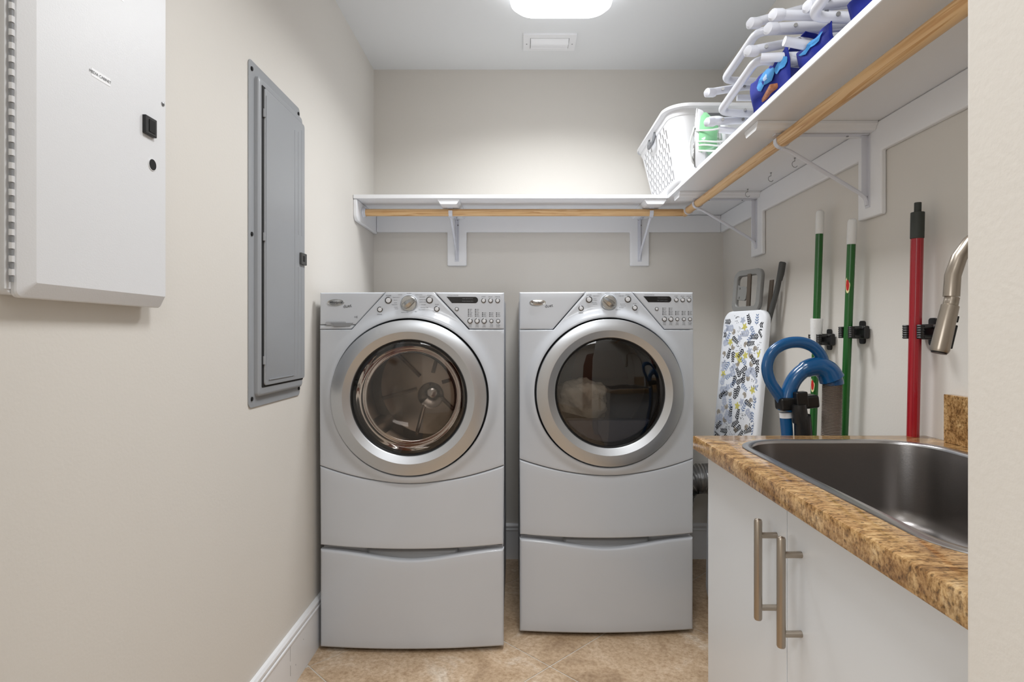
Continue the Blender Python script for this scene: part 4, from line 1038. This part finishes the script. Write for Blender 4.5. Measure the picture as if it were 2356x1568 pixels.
tubepart(ca, [(.668, 1.667, 2.00), (.82, 1.662, 2.028), (1.02, 1.66, 2.045)], tr); endcap(ca, (.655, 1.667, 1.998), tr)
tubepart(ca, [(1.02, 2.005, 1.93), (.69, 2.003, 1.952), (.69, 1.69, 1.984), (.84, 1.69, 1.972), (1.02, 1.69, 1.96)], tr, 'leg_loop', .035)
tubepart(ca, [(.70, 2.035, 1.902), (.78, 2.0, 1.88), (.80, 1.70, 1.88), (.82, 1.62, 1.90)], .011, 'seat_tube', .03)
tubepart(ca, [(.690, 1.660, 1.975), (.83, 1.605, 1.955), (1.0, 1.585, 1.95)], tr)
tubepart(ca, [(.756, 1.632, 1.955), (.84, 1.63, 1.965), (1.0, 1.63, 1.97)], tr, 'arm_tube'); endcap(ca, (.752, 1.632, 1.954), tr*.95)
for p in ((.705, 2.015, 1.930), (.775, 2.014, 1.930), (.772, 1.988, 1.953), (.703, 1.654, 2.004), (.795, 1.650, 2.022), (.785, 1.618, 1.957)): bolt(ca, p)
sling(ca, 1.86, 1.60, [(.742, 1.986), (.742, 1.95), (.746, 1.91), (.765, 1.875), (.86, 1.852), (1.0, 1.85)], [(.45, .16, .055, 4, 'slinglight'), (.5, .13, .02, 2.2, 'slingwhite'), (.85, .2, .03, 3, 'slinglight')])
b = MB(); b.obox(Vector((.748, 1.735, 1.905))-ca.location, (.2, 1, .02), (1, -.2, .1), (0, 0, 1), .055, .013, .008); b.build('armrest', M['wicker'], ca, bevel=.004)
cb = thing('folding_chair', 'folded white-framed beach chair with blue fabric, upper one next to the basket', 'chair', (.80, 1.83, SHZ+.2), 0, G)
tubepart(cb, [(.668, 2.03, 2.032), (.79, 2.03, 2.052), (1.02, 2.03, 2.06)], tr); endcap(cb, (.655, 2.03, 2.030), tr)
tubepart(cb, [(.668, 1.648, 2.070), (.82, 1.648, 2.112), (1.02, 1.648, 2.13)], tr); endcap(cb, (.655, 1.648, 2.068), tr)
tubepart(cb, [(1.02, 2.0, 2.045), (.702, 1.998, 2.060), (.702, 1.71, 2.078), (1.02, 1.70, 2.085)], tr, 'leg_loop', .035)
tubepart(cb, [(.76, 2.03, 2.012), (1.0, 2.0, 2.0)], .011, 'arm_tube')
tubepart(cb, [(.695, 1.612, 2.035), (.83, 1.605, 2.040), (1.0, 1.60, 2.05)], tr, 'arm_tube'); endcap(cb, (.690, 1.612, 2.034), tr*1.05)
for p in ((.705, 2.015, 2.036), (.78, 2.014, 2.045), (.712, 1.635, 2.078), (.80, 1.635, 2.102), (.76, 1.598, 2.035)): bolt(cb, p)
sling(cb, 1.97, 1.63, [(.80, 2.035), (.82, 2.03), (.88, 2.02), (1.0, 2.015)], [(.3, .3, .05, 4, 'slinglight')])
cc = thing('folding_chair', 'folded white-framed beach chair with blue fabric, nearest the camera on shelf', 'chair', (.80, 1.25, SHZ), 0, G)
tubepart(cc, [(.668, 1.50, 2.010), (.82, 1.50, 2.006), (1.02, 1.50, 2.0)], tr); endcap(cc, (.655, 1.50, 2.010), tr)
tubepart(cc, [(.668, 1.08, 2.02), (.82, 1.08, 2.02), (1.02, 1.08, 2.02)], tr); endcap(cc, (.655, 1.08, 2.02), tr)
tubepart(cc, [(1.02, 1.42, 1.950), (.708, 1.415, 1.958), (.708, 1.12, 1.99), (1.02, 1.12, 1.99)], tr, 'leg_loop', .04)
tubepart(cc, [(.70, 1.535, 1.96), (.88, 1.535, 1.925), (1.02, 1.53, 1.91)], tr, 'arm_tube')
tubepart(cc, [(.73, 1.46, 2.01), (.90, 1.455, 2.03), (1.02, 1.45, 2.03)], tr, 'arm_tube'); endcap(cc, (.724, 1.46, 2.009), tr)
for p in ((.785, 1.485, 2.010), (.77, 1.402, 1.957), (.77, 1.443, 2.018)): bolt(cc, p)
sling(cc, 1.58, 1.41, [(.756, 1.948), (.756, 1.93), (.76, 1.91), (.78, 1.88), (.86, 1.86), (1.0, 1.855)], [(.5, .14, .05, 3, 'slinglight')])
sling(cc, 1.33, 1.10, [(.752, 1.938), (.754, 1.92), (.76, 1.90), (.78, 1.88), (.86, 1.86), (1.0, 1.855)], [(.45, .1, .03, 2, 'slinglight')])

for o in bpy.data.objects:
    if o.type == 'MESH' and o.name.split('.')[0] in ('leaf_print', 'printed_lettering', 'indicator_marks'): o['kind'] = 'stuff'
